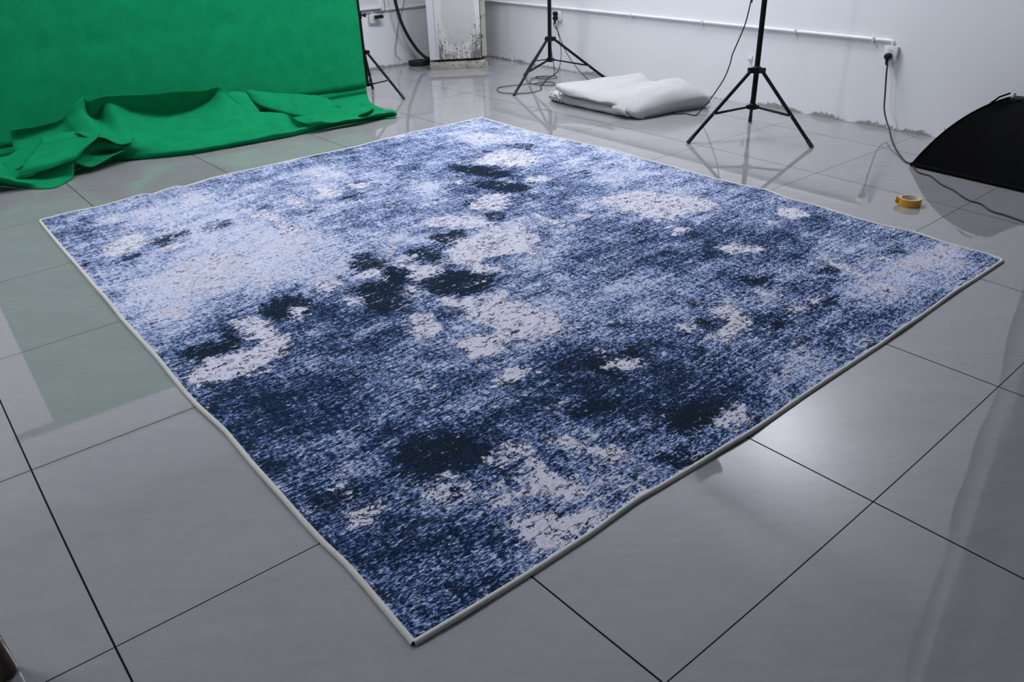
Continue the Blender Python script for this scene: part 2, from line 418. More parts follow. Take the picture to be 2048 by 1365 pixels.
# patches of the printed design: (x, y) pairs of their outlines
CROPS = {'A': (60, 230, .3443), 'B': (700, 220, .3443), 'C': (1340, 320, .3443), 'D': (300, 600, .3443), 'E': (800, 600, .3443), 'F': (500, 900, .3418)}
PATCH = {
'w': '''A 400 770 560 700 640 690 700 680 690 730 640 780 560 800 500 830 430 830|A 760 770 850 745 900 755 850 785|A 1270 580 1400 565 1450 600 1500 640 1560 660 1580 720 1500 700 1440 640 1380 605 1290 612
A 1190 620 1250 610 1260 635 1210 642|A 1430 490 1530 480 1610 500 1600 540 1540 540 1490 505|A 1640 440 1720 410 1800 440 1820 470 1720 490 1690 470|A 1800 380 1940 400 1950 430 1880 425
A 1660 980 1760 960 1840 970 1840 1010 1740 1030 1650 1020|A 1470 1140 1550 1110 1600 1140 1590 1180 1520 1165|A 1150 1190 1280 1160 1340 1190 1440 1250 1500 1310 1480 1365 1330 1365 1280 1290 1220 1240
A 1800 1090 1900 1050 1950 1070 1880 1112|B 900 230 1000 240 1080 270 1150 290 1000 330 880 330 700 310 760 270|B 1020 380 1150 385 1170 405 1100 430 1010 415
B 1420 520 1600 480 1750 470 1900 500 2033 530 2033 600 1900 620 1820 660 1650 600 1480 560|B 570 415 650 405 670 420 620 437|B 760 500 830 480 930 500 910 560 880 590 780 570 680 590 690 550|B 930 480 1000 490 1020 525 960 502
B 380 650 560 610 760 620 860 660 820 690 620 680 450 682|B 920 620 1000 640 1060 700 1000 682|B 1050 600 1140 615 1340 690 1300 697 1080 632|B 1230 600 1350 600 1460 640 1400 628
B 620 770 740 720 860 690 960 670 1060 710 1120 750 1070 790 1080 860 960 830 840 850 760 870 640 910 540 890 560 830|B 700 870 850 900 880 930 770 960 700 942|B 240 880 330 860 420 840 330 900 440 900 520 890 560 930 480 980 400 1000 330 980 350 930 240 910
B 320 1010 400 1030 480 1090 380 1080 320 1072|B 20 960 100 925 190 920 180 960 230 995 180 1000 100 970 30 988|B 440 1090 640 1090 780 1080 900 1040 930 1060 850 1110 960 1100 1050 1130 1200 1180 1250 1250 1200 1290 1000 1310 900 1365 700 1365 640 1340 860 1290 760 1200 560 1150
B 330 1180 450 1170 470 1220 530 1270 430 1300 300 1280 360 1230|B 1860 1230 1960 1240 2033 1260 2010 1290 1900 1270|B 1340 1330 1390 1325 1380 1347|C 0 220 120 210 280 250 250 290 100 310 0 330|C 610 290 700 270 800 300 820 330 700 350 620 320|C 0 390 90 385 140 410 50 440 0 430
C 370 480 560 510 570 530 480 545 350 550 200 480 260 500|C 800 555 870 555 1000 605 1180 680 1100 680 960 625|C 1160 560 1280 560 1300 590 1200 600|C 1140 720 1280 710 1340 760 1280 780 1180 750|C 470 750 530 730 580 760 540 800 600 840 640 850 540 830 490 780
C 640 850 740 830 780 850 800 880 730 890 660 870|C 740 770 820 780 900 840 860 838 760 793|C 240 860 360 830 420 880 480 930 500 960 420 1000 340 1030 360 1060 280 1070 220 1040 260 990 320 940 240 890|C 0 940 70 940 150 980 100 1000 20 972
C 400 1240 480 1210 540 1240 500 1290 430 1270|D 440 120 560 95 620 130 700 120 740 180 820 230 830 290 760 350 680 300 640 270 600 230 520 180|D 770 60 830 40 920 60 890 100 820 102|D 220 420 340 350 460 310 620 270 700 330 680 390 600 440 500 450 380 480 300 520 220 510 180 470
D 1480 90 1560 60 1610 80 1600 130 1700 170 1690 210 1560 230 1470 190 1520 140|D 1780 270 1860 210 2033 200 2033 330 1900 340|D 1060 1110 1140 1050 1200 1080 1160 1130 1180 1180 1100 1170|D 1110 1260 1200 1190 1330 1160 1400 1190 1370 1250 1290 1300 1230 1340 1160 1310
D 1640 1060 1740 1000 1780 1010 1880 1050 1860 1090 1780 1060 1740 1130 1680 1160 1640 1120|D 1560 1100 1620 1090 1640 1150 1560 1142|D 1850 1160 2000 1130 2033 1170 1950 1210 1880 1200|E 300 260 420 210 500 190 560 230 620 290 560 320 420 310
E 350 100 450 60 560 30 700 40 850 60 900 100 970 150 960 190 840 200 740 230 640 230 560 180 480 150|E 500 400 560 400 620 390 700 370 790 420 700 460 610 490 570 450|E 1100 290 1150 260 1200 290 1200 320 1150 312|E 1220 330 1300 330 1400 330 1420 370 1390 410 1330 430 1240 400 1200 380
E 400 680 520 730 640 820 700 880 620 850 520 762|E 500 900 570 870 640 890 660 960 560 1010 490 960|E 890 780 980 760 1020 790 1080 830 1200 840 1290 900 1300 950 1220 960 1150 920 1060 900 960 880 900 830|E 640 850 760 860 850 940 800 1010 720 970
E 560 1100 700 1060 860 980 1000 1040 1060 1100 1000 1150 860 1160 820 1120 700 1160 560 1130|E 400 1160 560 1130 560 1180 460 1210|E 700 1260 820 1220 900 1250 1000 1240 1160 1220 1240 1240 1180 1310 1080 1365 900 1365 760 1310|E 1560 130 1650 130 1740 160 1690 190 1620 172
E 1820 680 1920 640 2033 600 2033 740 1920 770 1860 740|E 1330 1090 1480 1040 1500 1080 1400 1110 1330 1150 1250 1140|E 580 1190 660 1180 700 1220 640 1260|F 1620 400 1700 370 1800 440 1860 560 1740 620 1640 560 1560 520 1500 420|F 1080 430 1130 420 1130 442''',
'p': '''A 590 580 720 550 750 580 650 612|A 720 950 900 850 1100 830 1150 880 1250 940 1150 1040 1000 1060 920 1000 740 1000|A 740 1150 850 1110 920 1150 900 1190 800 1210|A 1280 970 1380 985 1390 1020 1300 1012|A 1650 930 1800 880 1860 890 1750 932
A 1550 300 1700 290 1850 350 1760 380 1600 350|B 640 140 780 130 860 150 900 190 800 210 700 200 630 175|B 270 430 420 410 560 420 540 460 420 490 330 470|B 200 530 290 520 310 545 230 560|B 140 810 280 780 340 800 260 850 150 850|C 950 500 1080 490 1100 530 1020 560
C 380 1080 560 1010 630 1000 600 1050 480 1110|C 580 1170 720 1060 900 1080 850 1130 740 1150 640 1210 570 1200|C 1300 580 1550 520 1700 560 1560 640 1300 650|D 20 50 140 20 200 70 120 130 50 100|D 970 1020 1060 1000 1080 1030 1000 1060|F 690 720 740 660 850 600 880 650 780 710
F 2048 190 1860 200 1700 260 1900 330 2048 420|A 1480 720 1640 700 1640 770 1500 790|A 1000 820 1200 800 1180 870 1020 880|A 840 470 1060 440 1080 500 900 540|A 330 590 500 560 540 610 400 650|C 1490 500 1640 480 1780 520 1680 560 1560 540''',
'k': '''A 700 720 830 680 880 655 950 690 940 740 800 770 720 760|A 970 650 1100 600 1190 610 1150 650 1020 690|A 530 820 660 795 640 830 540 850|A 280 860 330 830 370 850 320 880|A 1300 540 1450 520 1430 560|A 1800 470 1900 460 1900 490 1830 492
A 1310 1120 1450 1060 1560 1040 1640 1100 1600 1140 1460 1120 1380 1190 1300 1150|A 1100 1240 1170 1210 1250 1290 1200 1310 1100 1290|A 1850 790 1960 800 2033 850 2033 890 1880 850|A 1860 930 1900 1000 2033 960 2033 1180 1950 1100 1850 1010
B 900 210 1000 190 1080 200 1070 245 980 225|B 720 230 880 235 800 252|B 540 310 680 320 860 340 960 380 850 400 720 380 600 350|B 700 420 850 410 1000 430 1080 450 1000 480 800 460 720 450|B 650 540 760 500 760 530 700 570|B 720 600 850 590 930 610 880 650 800 640
B 1060 690 1130 700 1190 745 1110 742|B 440 740 640 690 720 740 620 770 540 800|B 300 830 420 790 540 830 520 880 420 880 300 850|B 0 830 120 850 230 890 200 930 60 930 0 950|B 180 950 300 900 340 960 320 1080 200 1150 60 1140 100 1020 220 1000|B 400 1000 560 930 700 930 740 960 900 950 850 1010 700 1080 560 1080 470 1060
B 150 1180 300 1120 430 1090 340 1150 200 1190|B 1250 1210 1380 1260 1350 1290 1270 1270|B 1290 610 1440 640 1370 662|B 1240 370 1430 345 1400 370 1280 382|C 850 620 920 600 1000 630 1010 660 930 680 850 660|C 820 690 900 690 880 705|C 420 670 550 690 600 700 620 760 560 740 470 720 390 742
C 140 840 230 820 210 870 140 870|C 110 930 210 900 290 930 220 970 150 970|C 560 820 640 800 640 850|C 820 820 940 790 1020 800 950 840 860 860 700 940 620 990 540 960 560 910 680 910 800 890|C 1000 1110 1180 1050 1220 1080 1060 1140 960 1160|C 370 1050 440 1000 520 1000 440 1050
C 1280 510 1400 530 1380 560 1300 552|C 1690 580 1760 590 1740 605|D 390 170 480 140 560 220 500 250 400 220|D 160 300 360 240 600 240 420 320 260 370 160 350|D 630 80 780 20 900 20 960 60 880 110 780 110 700 130|D 620 900 760 920 780 980 700 1020 640 970|D 490 760 540 770 540 810 500 800
D 1400 870 1560 780 1780 780 1960 840 1960 930 1900 1000 1700 1010 1600 1090 1480 1090 1420 1000|D 1640 1130 1780 1080 1900 1090 1860 1160 1740 1170 1760 1220 1680 1230|D 1150 1010 1240 1010 1260 1080 1300 1150 1220 1160 1180 1080|D 880 1090 1000 1080 1060 1150 1010 1260 940 1200
D 1000 1130 1100 1120 1180 1190 1120 1220 1050 1180|E 970 130 1060 130 1130 170 1050 190 980 170|E 1090 310 1230 330 1200 390 1250 420 1330 440 1250 480 1180 460 1050 370|E 1230 290 1320 270 1430 310 1430 360 1380 320 1280 330|E 900 380 1040 350 1060 390 880 420|E 780 350 860 340 800 382
E 900 660 1100 590 1250 570 1300 620 1180 660 1000 680|E 1540 640 1700 590 1900 580 1930 620 1830 690 1850 740 1740 780 1600 790 1560 720|E 1400 920 1560 890 1780 860 1760 940 1600 1000 1450 960|E 1050 940 1180 930 1260 1000 1120 1000|F 1380 740 1480 720 1500 760 1420 790
F 890 1010 940 1010 950 1060 900 1042|F 840 810 910 820 880 870|F 1820 500 1870 540 1860 562 1830 552|F 1180 860 1230 850 1200 902'''}
# broad tone of the ground colour: x, y, radius x, radius y, amount
TONE = [(330,425,130,40,.5),(450,470,160,60,.5),(380,570,130,70,.45),(330,600,80,60,.35),(620,370,120,40,.35),(570,500,100,50,.55),(640,535,90,30,.5),(850,390,60,30,.3),(980,265,100,22,.4),(1150,295,150,35,.35),
 (1250,345,120,30,.4),(1300,410,130,35,.5),(1050,480,100,50,.3),(1000,620,130,50,.25),(1750,560,120,55,.5),(1850,535,90,35,.45),(1600,745,110,60,.4),(1240,590,130,50,.25),(700,760,160,35,.1),(1480,425,90,25,.2),(1700,470,70,25,.2),
 (230,640,60,40,.3),(460,560,120,60,.3),(960,420,80,40,.2),(800,480,90,35,.35),
 (1000,390,140,40,-.35),(1350,450,150,40,-.3),(1420,510,130,40,-.35),(1200,520,90,50,-.25),(870,560,130,60,-.4),(600,625,120,40,-.35),(460,660,90,50,-.3),(720,690,130,70,-.35),(500,790,150,60,-.4),(480,860,120,80,-.45),(640,830,180,80,-.3),
 (900,900,170,80,-.4),(1260,810,160,70,-.4),(1420,800,130,50,-.4),(900,1150,170,90,-.35),(720,1130,100,100,-.3),(1180,750,120,50,-.4),(1050,790,140,60,-.3),(1450,740,160,70,-.3),(620,1010,110,60,-.35),(820,1080,120,60,-.25),(1560,640,150,50,-.25),
 (1700,640,120,40,-.2),(1580,470,150,40,-.25),(160,460,70,25,-.2),(350,380,200,8,-.1),(1640,560,120,30,-.15),(1020,340,80,20,-.3),(700,300,140,22,-.1),(1200,690,120,40,-.25),(1000,1240,80,60,-.3),(260,500,60,20,-.2)]
def field(kind):
    a = np.zeros_like(PX)
    for e in PATCH[kind].replace('\n', '|').split('|'):
        q = e.split(); ox, oy, s = CROPS[q[0]]; n = list(map(float, q[1:]))
        a[inpoly([(ox+s*n[i], oy+s*n[i+1]) for i in range(0, len(n), 2)])] = 1
    return a
FW = blur(field('w'), 2); FP = blur(field('p'), 4); FK = blur(field('k'), 3)
FT = np.zeros_like(PX)
for (x, y, rx, ry, a) in TONE:
    FT += a*np.exp(-(((PX-x)/rx)**2+((PY-y)/ry)**2)*0.9)

def m_rug():
    t = NT('distressed_blue_rug')
    uv = t.n('ShaderNodeUVMap'); uv.uv_map = 'pile'; V = uv.outputs[0]
    W = t.attr('white').outputs['Fac']; Pp = t.attr('pale').outputs['Fac']; K = t.attr('dark').outputs['Fac']; T = t.attr('tone').outputs['Fac']
    jag = t.noise(t.scaled(V, (1.0, 1.4, 1)), 26, 5, 0.72, 0.25)
    jag2 = t.noise(t.scaled(V, (1.0, 1.5, 1)), 19, 5, 0.72, 0.2)
    spk = t.noise(t.scaled(V, (1.0, 2.2, 1)), 74, 3, 0.78)           # speckle of the print
    spk2 = t.noise(t.scaled(V, (1.0, 1.6, 1)), 42, 4, 0.74)
    strk = t.noise(t.scaled(V, (0.30, 6.0, 1)), 13, 5, 0.68)          # streaks along the weave
    warp = t.noise(t.scaled(V, (5.0, 0.6, 1)), 9, 4, 0.65)            # fainter cross streaks
    cloud = t.noise(t.scaled(V, (1.0, 1.6, 1)), 4.5, 5, 0.66)
    c = lambda n, a: t.math('MULTIPLY', t.math('SUBTRACT', n, 0.5), a)
    jagU = t.noise(t.scaled(V, (0.6, 3.2, 1)), 20, 5, 0.72)
    jagV = t.noise(t.scaled(V, (2.6, 0.6, 1)), 20, 5, 0.72)
    km = t.step(t.math('ADD', K, t.math('ADD', c(jag2, 2.6), c(jagU, 1.6))), 0.34, 0.70)
    val = t.math('ADD', 0.53, t.math('MULTIPLY', T, 0.40))
    for n, a in ((spk, 2.7), (spk2, 1.5), (strk, 1.1), (warp, 0.60), (cloud, 1.15)):
        val = t.math('ADD', val, c(n, a))
    val = t.math('SUBTRACT', val, t.math('MULTIPLY', km, 0.40))
    pm = t.step(t.math('ADD', Pp, t.math('ADD', c(jag2, 2.0), c(jagU, 1.5))), 0.30, 0.80)
    val = t.math('ADD', val, t.math('MULTIPLY', pm, 0.22))
    col = t.ramp(val, [(0.05, (0.008, 0.015, 0.032)), (0.27, (0.012, 0.027, 0.074)), (0.44, (0.050, 0.098, 0.236)), (0.60, (0.20, 0.28, 0.49)), (0.80, (0.46, 0.52, 0.71)), (1.0, (0.62, 0.64, 0.76))])
    # darkest areas are nearly black-green
    col = t.mix(t.math('MULTIPLY', km, 0.85), col, t.mix(t.step(val, 0.22, 0.62), (0.009, 0.017, 0.027), col))
    # crisp flecks of navy and of bare pile, denser where the ground is dark or pale
    f1 = t.noise(t.scaled(V, (1.0, 2.0, 1)), 24, 6, 0.74, 0.15); f2 = t.noise(t.scaled(V, (1.0, 1.9, 1)), 22, 6, 0.74, 0.15)
    cl2 = t.noise(t.scaled(V, (1.0, 1.5, 1)), 7.0, 4, 0.62)
    bias = t.math('ADD', t.math('MULTIPLY', T, 0.11), t.math('SUBTRACT', t.math('MULTIPLY', pm, 0.04), t.math('MULTIPLY', km, 0.02)))
    dfl = t.step(t.math('SUBTRACT', t.math('ADD', f1, c(cl2, 0.65)), bias), 0.585, 0.612)
    col = t.mix(t.math('MULTIPLY', dfl, 0.90), col, t.mix(t.step(spk, 0.4, 0.7), (0.007, 0.014, 0.030), (0.022, 0.042, 0.095)))
    wfl = t.step(t.math('ADD', t.math('ADD', f2, c(cl2, -0.55)), t.math('ADD', bias, c(cloud, 0.35))), 0.60, 0.625)
    col = t.mix(t.math('MULTIPLY', wfl, 0.88), col, t.mix(t.step(spk, 0.36, 0.6), (0.40, 0.43, 0.58), (0.62, 0.63, 0.73)))
    # crisp pale patches with dark flecks, cracks and a dark rim
    free = t.step(t.math('ADD', cloud, t.math('ADD', t.math('MULTIPLY', T, 0.10), c(warp, 0.25))), 0.52, 0.78)
    wsum = t.math('ADD', t.math('ADD', t.math('ADD', W, t.math('MULTIPLY', Pp, 0.42)), t.math('ADD', t.math('MULTIPLY', T, 0.16), t.math('MULTIPLY', free, 0.24))), t.math('ADD', t.math('ADD', c(jag, 2.5), t.math('ADD', c(jag2, 1.5), c(t.noise(t.scaled(V, (1.0, 1.7, 1)), 8.5, 5, 0.66, 0.2), 2.2))), t.math('ADD', c(jagU, 1.7), c(jagV, 1.6))))
    wm = t.step(wsum, 0.56, 0.60)
    rim = t.math('MULTIPLY', t.step(wsum, 0.44, 0.50), t.math('SUBTRACT', 1.0, wm))
    col = t.mix(t.math('MULTIPLY', rim, t.math('ADD', 0.45, t.math('MULTIPLY', km, 0.5))), col, (0.010, 0.018, 0.035))
    holes = t.step(t.math('ADD', spk2, t.math('MULTIPLY', strk, 0.5)), 0.90, 0.95)
    crk = t.noise(t.scaled(V, (1.0, 1.5, 1)), 17, 4, 0.65, 0.6)
    crack = t.math('MULTIPLY', t.step(t.math('ABSOLUTE', t.math('SUBTRACT', crk, 0.47)), 0.026, 0.016), t.step(jag2, 0.47, 0.51))
    wcol = t.mix(t.step(spk, 0.36, 0.60), (0.47, 0.49, 0.63), (0.69, 0.68, 0.76))
    wcol = t.mix(t.step(strk, 0.38, 0.26), wcol, (0.36, 0.38, 0.52))
    wcol = t.mix(t.math('MAXIMUM', t.math('MAXIMUM', holes, crack), t.step(t.math('ADD', f1, c(cl2, 0.5)), 0.615, 0.635)), wcol, (0.018, 0.028, 0.050))
    col = t.mix(wm, col, wcol)
    t.base(col, 0.95, 0.05)
    b = t.math('ADD', t.math('MULTIPLY', spk, 0.7), t.math('MULTIPLY', strk, 0.5))
    t.bump(b, 0.35, 0.004)
    return t.m
m = MB(); m.grid(RUGP)
# skirt down to the floor so the pile has thickness
ring = [(i, 0) for i in range(NU)]+[(NU-1, j) for j in range(1, NV)]+[(i, NV-1) for i in range(NU-2, -1, -1)]+[(0, j) for j in range(NV-2, 0, -1)]
base_i = len(m.v)
m.v += [(float(RUGP[i, j, 0]), float(RUGP[i, j, 1]), 0.0015) for (i, j) in ring]
nr = len(ring)
m.f += [(ring[k][0]*NV+ring[k][1], base_i+k, base_i+(k+1) % nr, ring[(k+1) % nr][0]*NV+ring[(k+1) % nr][1]) for k in range(nr)]
me = m.mesh('area_rug')
def vattr(name, f):
    a = me.attributes.new(name, 'FLOAT', 'POINT')
    a.data.foreach_set('value', np.concatenate([f.ravel(), [f[i, j] for (i, j) in ring]]))
vattr('white', FW); vattr('pale', FP); vattr('dark', FK); vattr('tone', FT)
uvl = me.uv_layers.new(name='pile')
li = np.empty(len(me.loops), int); me.loops.foreach_get('vertex_index', li)
Uf = np.concatenate([Uu.ravel(), [Uu[i, j] for (i, j) in ring]]); Vf = np.concatenate([Vv.ravel(), [Vv[i, j] for (i, j) in ring]])
uvl.data.foreach_set('uv', np.stack([Uf[li], Vf[li]], -1).ravel())
rug = link('area_rug', me, m_rug(), None, True)
tag(rug, 'large blue and white distressed area rug with pale bound edge lying on the tiles', 'rug')
bt = NT('cream_binding'); bt.base(bt.mix(bt.noise(bt.coord(), 180, 2), (0.50, 0.51, 0.47), (0.64, 0.64, 0.60)), 0.8, 0.2)
cen = XY.mean((0, 1))
path = []
for (i, j) in ring[::2]:
    p = RUGP[i, j]; path.append((p[0], p[1], max(.0036, p[2]-0.0034)))
path.append(path[0])
b = MB().tube(path, 0.0074, 10, False).build('binding', bt.m)
b.parent = rug; tag(b, 'cream overlocked binding')

# ------------------------------------------------------------------ lighting levels
AIM_R, P_R = (0.85, -0.15, -0.10), 16.0
AIM_M, P_M = (0.50, 0.35, 0.55), 48.0
ADDED_CEIL_LAMPS = [(2.7, 4.6, 17, 'added unseen fill lamp on the ceiling above the middle of the rug'), (4.4, 4.2, 17, 'added unseen fill lamp on the ceiling beside the right wall'), (-2.0, 4.2, 23, 'added unseen fill lamp on the ceiling at the left of the room')]  # out-of-view tube lamps added to even out and brighten the room
EXPO = 0.0
# ------------------------------------------------------------------ green backdrop
def m_green():
    t = NT('green_fabric'); o = t.coord()
    n = t.noise(o, 9, 6, 0.7); f = t.noise(o, 260, 2, 0.6)
    col = t.mix(t.step(n, .25, .75), (0.0028, 0.178, 0.066), (0.0046, 0.240, 0.094))
    col = t.mix(t.math('MULTIPLY', f, 0.35), col, (0.006, 0.26, 0.105))
    t.base(col, 0.9, 0.06); t.bump(t.math('ADD', f, t.math('MULTIPLY', t.noise(o, 9, 3), 3.0)), 0.12, 0.004)
    return t.m
GREEN = m_green()
def pt(q):
    """(px, py, y) or (px, py, 'z', height)"""
    return G(q[0], q[1], q[3]) if len(q) == 4 else GY(q[0], q[1], q[2])
bd = empty('green_backdrop', (1.9, 5.9, 0), 'large green screen cloth hanging on the left with its foot bunched up on the floor', 'backdrop')
cl = MB()
# hanging part
def on_cloth(px, py):
    d = ray(px, py); n = np.array([0, 1.0, -0.12]); t = (5.925-n@CAM)/(n@d); return CAM+d*t
edg = np.array([on_cloth(*q) for q in ((711,0),(721,72),(726,129),(731,169))])
exz = np.polyfit(edg[:, 2], edg[:, 0], 1)
zz = np.linspace(2.06, 0.115, 44); rows = []
for z in zz:
    xr = float(np.polyval(exz, z)); xl = 0.26+0.06*z
    x = np.linspace(xl, xr, 70)
    y = 5.925+0.12*z - 0.015*np.exp(-z/0.25) + 0*x
    y = y+0.006*np.sin(x*3.1+z*0.8)+0.004*np.sin(x*7.3-z*1.9+1)+0.010*np.exp(-((z-0.62-0.04*x)/0.05)**2)*0.5
    rows.append(np.stack([x, y, np.full_like(x, z)], -1))
cl.grid(np.array(rows))
# apron: ridge, below, mid, low, hem
def hm(x):      # front hem on the floor, read off the photograph
    return float(np.interp(x, [40, 165, 215, 260, 322, 402, 437, 572, 687, 793], [376, 336, 323, 321, 316, 306.5, 300, 276, 251, 232]))
def col(r, b, m, l, hx, ht=13, hz=.045):
    h = hm(hx); return (r, b, m, l, (hx, h-ht, 'z', hz), (hx-1, h-4, 'z', .016), (hx, h-1, 'z', .003))
CO = [col((20,262,5.74), (24,284,5.76), (34,318,5.62), (46,345,5.45), 60),
      col((112,246,5.72), (118,258,5.72), (135,290,5.60), (150,312,5.47), 158),
      col((138,222,5.70), (140,236,5.68), (160,262,5.58), (186,292,5.46), 196),
      col((164,197,5.70), (165,222,5.67), (190,250,5.58), (208,288,5.45), 216),
      col((177,202,5.71), (184,232,5.80), (214,258,5.66), (226,290,5.44), 232),
      col((209,195,5.72), (213,205,5.74), (238,246,5.66), (250,286,5.45), 262),
      col((260,191,5.72), (262,213,5.79), (276,250,5.68), (284,284,5.46), 292),
      col((314,188,5.72), (316,224,5.81), (322,246,5.72), (326,280,5.47), 330),
      col((370,183,5.72), (368,220,5.80), (376,240,5.70), (382,270,5.47), 390),
      col((415,180,5.73), (412,204,5.78), (422,228,5.66), (432,262,5.46), 440),
      col((438,177,5.74), (440,187,5.73), (452,222,5.64), (468,254,5.45), 478),
      col((456,190,5.74), (464,202,5.71), (488,226,5.62), (506,252,5.44), 514),
      col((500,221,5.70), (508,226,5.66), (526,238,5.57), (540,258,5.42), 546),
      col((540,225,5.68), (546,229,5.65), (562,240,5.56), (576,256,5.41), 580),
      col((572,228,5.66), (578,232,5.62), (590,243,5.53), (602,254,5.40), 608),
      col((599,243,'z',.06), (603,244,'z',.07), (612,247,'z',.07), (622,250,'z',.06), 628, 11),
      col((631,234,'z',.10), (634,237,'z',.10), (642,242,'z',.085), (650,246,'z',.065), 656, 11),
      col((658,242,'z',.06), (662,242,'z',.065), (670,243,'z',.06), (676,243,'z',.055), 682, 10),
      col((709,234,'z',.06), (712,234,'z',.063), (717,235,'z',.06), (721,236,'z',.055), 726, 9),
      col((748,226,'z',.052), (751,226,'z',.058), (755,227,'z',.056), (758,228,'z',.052), 762, 8, .04),
      col((772,221,'z',.048), (774,222,'z',.052), (776,223,'z',.052), (778,225,'z',.046), 781, 7, .035),
      col((786,221,'z',.044), (787,222,'z',.046), (788,223,'z',.044), (790,226,'z',.036), 791, 4, .025),
      col((794,228,'z',.02), (794,229,'z',.02), (794,229.5,'z',.018), (794,230,'z',.014), 793.5, 2, .01)]
rows = []
for k in range(7): rows.append([pt(c[k]) for c in CO])
back = [p+np.array([0, 0.10, -min(p[2]*0.55, .16)]) if p[2] > .12 else p+np.array([0, .03, -p[2]*.7]) for p in rows[0]]
ap = surf([back]+rows, 72, 176)
nz = np.array([[mnoise.noise(Vector((p[0]*6, p[1]*7, p[2]*9)))+.5*mnoise.noise(Vector((p[0]*15+4, p[1]*13, p[2]*17))) for p in r] for r in ap])
wv = np.sin(np.linspace(0, PI, 72))[:, None]
ap[..., 2] += 0.011*nz*wv*np.clip(ap[..., 2]/0.06, 0, 1)
ap[..., 2] = np.maximum(ap[..., 2], .003)
cl.grid(ap)
def sheet(rows, nr=16, nc=24, amp=0.0):
    a = surf([[pt(q) for q in r] for r in rows], nr, nc)
    if amp:
        a[..., 1] += amp*np.array([[mnoise.noise(Vector((p[0]*11+5, p[1]*9, p[2]*13))) for p in r] for r in a])
    a[..., 2] = np.maximum(a[..., 2], 0.004)
    cl.grid(a)
# facet beside the peak, then the panel to its right
sheet([[(452,187,5.80),(463,183.5,5.83),(478,184,5.85),(491,185,5.86)],[(462,200,5.76),(474,203,5.77),(490,202,5.79),(504,203,5.80)],[(476,220,5.68),(494,222,5.68),(508,223,5.69),(520,224,5.70)]], 12, 20, .004)
sheet([[(488,181,5.88),(500,180,5.88),(520,183,5.885),(560,187,5.89),(610,189,5.90),(650,195,5.90),(663,203,5.89)],
       [(497,190,5.87),(510,191,5.85),(535,197,5.83),(570,205,5.82),(612,211,5.82),(646,216,5.82),(664,213,5.82)],
       [(510,206,5.83),(524,212,5.80),(546,219,5.78),(578,226,5.76),(615,231,5.75),(645,233,5.75),(661,232,5.75)],
       [(512,210,5.87),(526,217,5.84),(550,225,5.82),(580,233,5.79),(616,238,5.77),(644,240,5.77),(660,238,5.78)]], 22, 36, .005)
# pleats
sheet([[(662,214,5.86),(673,212,5.80),(680,211,5.78),(700,222,5.72),(718,231,5.66)],[(661,226,5.82),(677,224,5.76),(688,221,5.72),(704,229,5.66),(716,233,5.62)],[(660,238,5.76),(684,235,5.66),(694,234,5.64),(706,234,5.62),(714,235,5.60)]], 10, 22)
sheet([[(710,235,'z',.05),(724,227,'z',.085),(738,219,'z',.10),(745,216.5,'z',.10),(748,220,'z',.07)],[(711,235,'z',.045),(724,230,'z',.07),(737,224,'z',.085),(744,221,'z',.08),(747,222,'z',.06)],[(713,236,'z',.02),(723,233,'z',.03),(733,231,'z',.03),(741,227,'z',.03),(747,223,'z',.03)]], 10, 20)
# sheet lying on the floor
a = lambda x, y, z: np.array([x, y, z])
x6 = float(np.polyval(exz, .115))
EP = [a(x6, 5.934, .12), a(x6-.004, 5.926, .085), G(734.5,189,.052), G(737,197,.033), G(740,203.5,.02), G(747,209.5,.013), G(757,214,.012), G(776,224,.012), G(792,236,.006)]
fs = surf([[a(.27, max(e[1], 5.70), e[2]), a(1.2, max(e[1], 5.62), e[2]), a(2.1, max(e[1], 5.50), e[2]), a(2.8, max(e[1], 5.36), e[2]), e] for e in EP], 44, 60)
cl.grid(fs)
# bunched roll at the left
sheet([[(-40,318,5.56),(8,314,5.56),(40,300,5.58),(80,288,5.58),(86,272,5.60),(160,261,5.62)],
       [(-40,335,5.46),(6,330,5.48),(38,316,5.50),(72,302,5.52),(96,286,5.54),(160,270,5.56)],
       [(-40,352,5.42),(4,348,5.42),(40,336,5.42),(72,318,5.44),(110,300,5.46),(165,282,5.48)]], 14, 40, .02)
sheet([[(78,289,5.55),(110,283,5.54),(140,277,5.53),(170,273,5.52),(187,270,5.51),(200,268,5.50)],
       [(62,311,5.36),(95,304,5.36),(125,297,5.36),(155,289,5.36),(178,279,5.38),(196,273,5.40)],
       [(44,336,5.28),(82,328,5.26),(117,319,5.26),(151,307,5.27),(174,290,5.31),(193,277,5.36)],
       [(32,358,5.27),(70,347,5.25),(110,334,5.25),(149,320,5.26),(171,298,5.31),(189,280,5.36)]], 18, 40, .012)
sheet([[(150,263,5.58),(186,262,5.57),(216,262,5.56),(246,265,5.55),(265,272,5.53)],
       [(166,271,5.50),(190,268,5.50),(216,270,5.49),(246,276,5.48),(266,278,5.47)],
       [(184,278,5.42),(195,275,5.43),(210,277,5.42),(238,289,5.40),(262,286,5.40)]], 10, 30, .006)
sheet([[(182,283,5.60),(198,277,5.62),(214,277,5.62),(240,288,5.58),(263,284,5.56)],
       [(164,302,5.48),(186,306,5.49),(210,304,5.49),(236,300,5.48),(254,295,5.48)],
       [(146,324,5.34),(180,334,5.33),(208,322,5.35),(230,310,5.38),(246,302,5.40)]], 12, 30, .008)
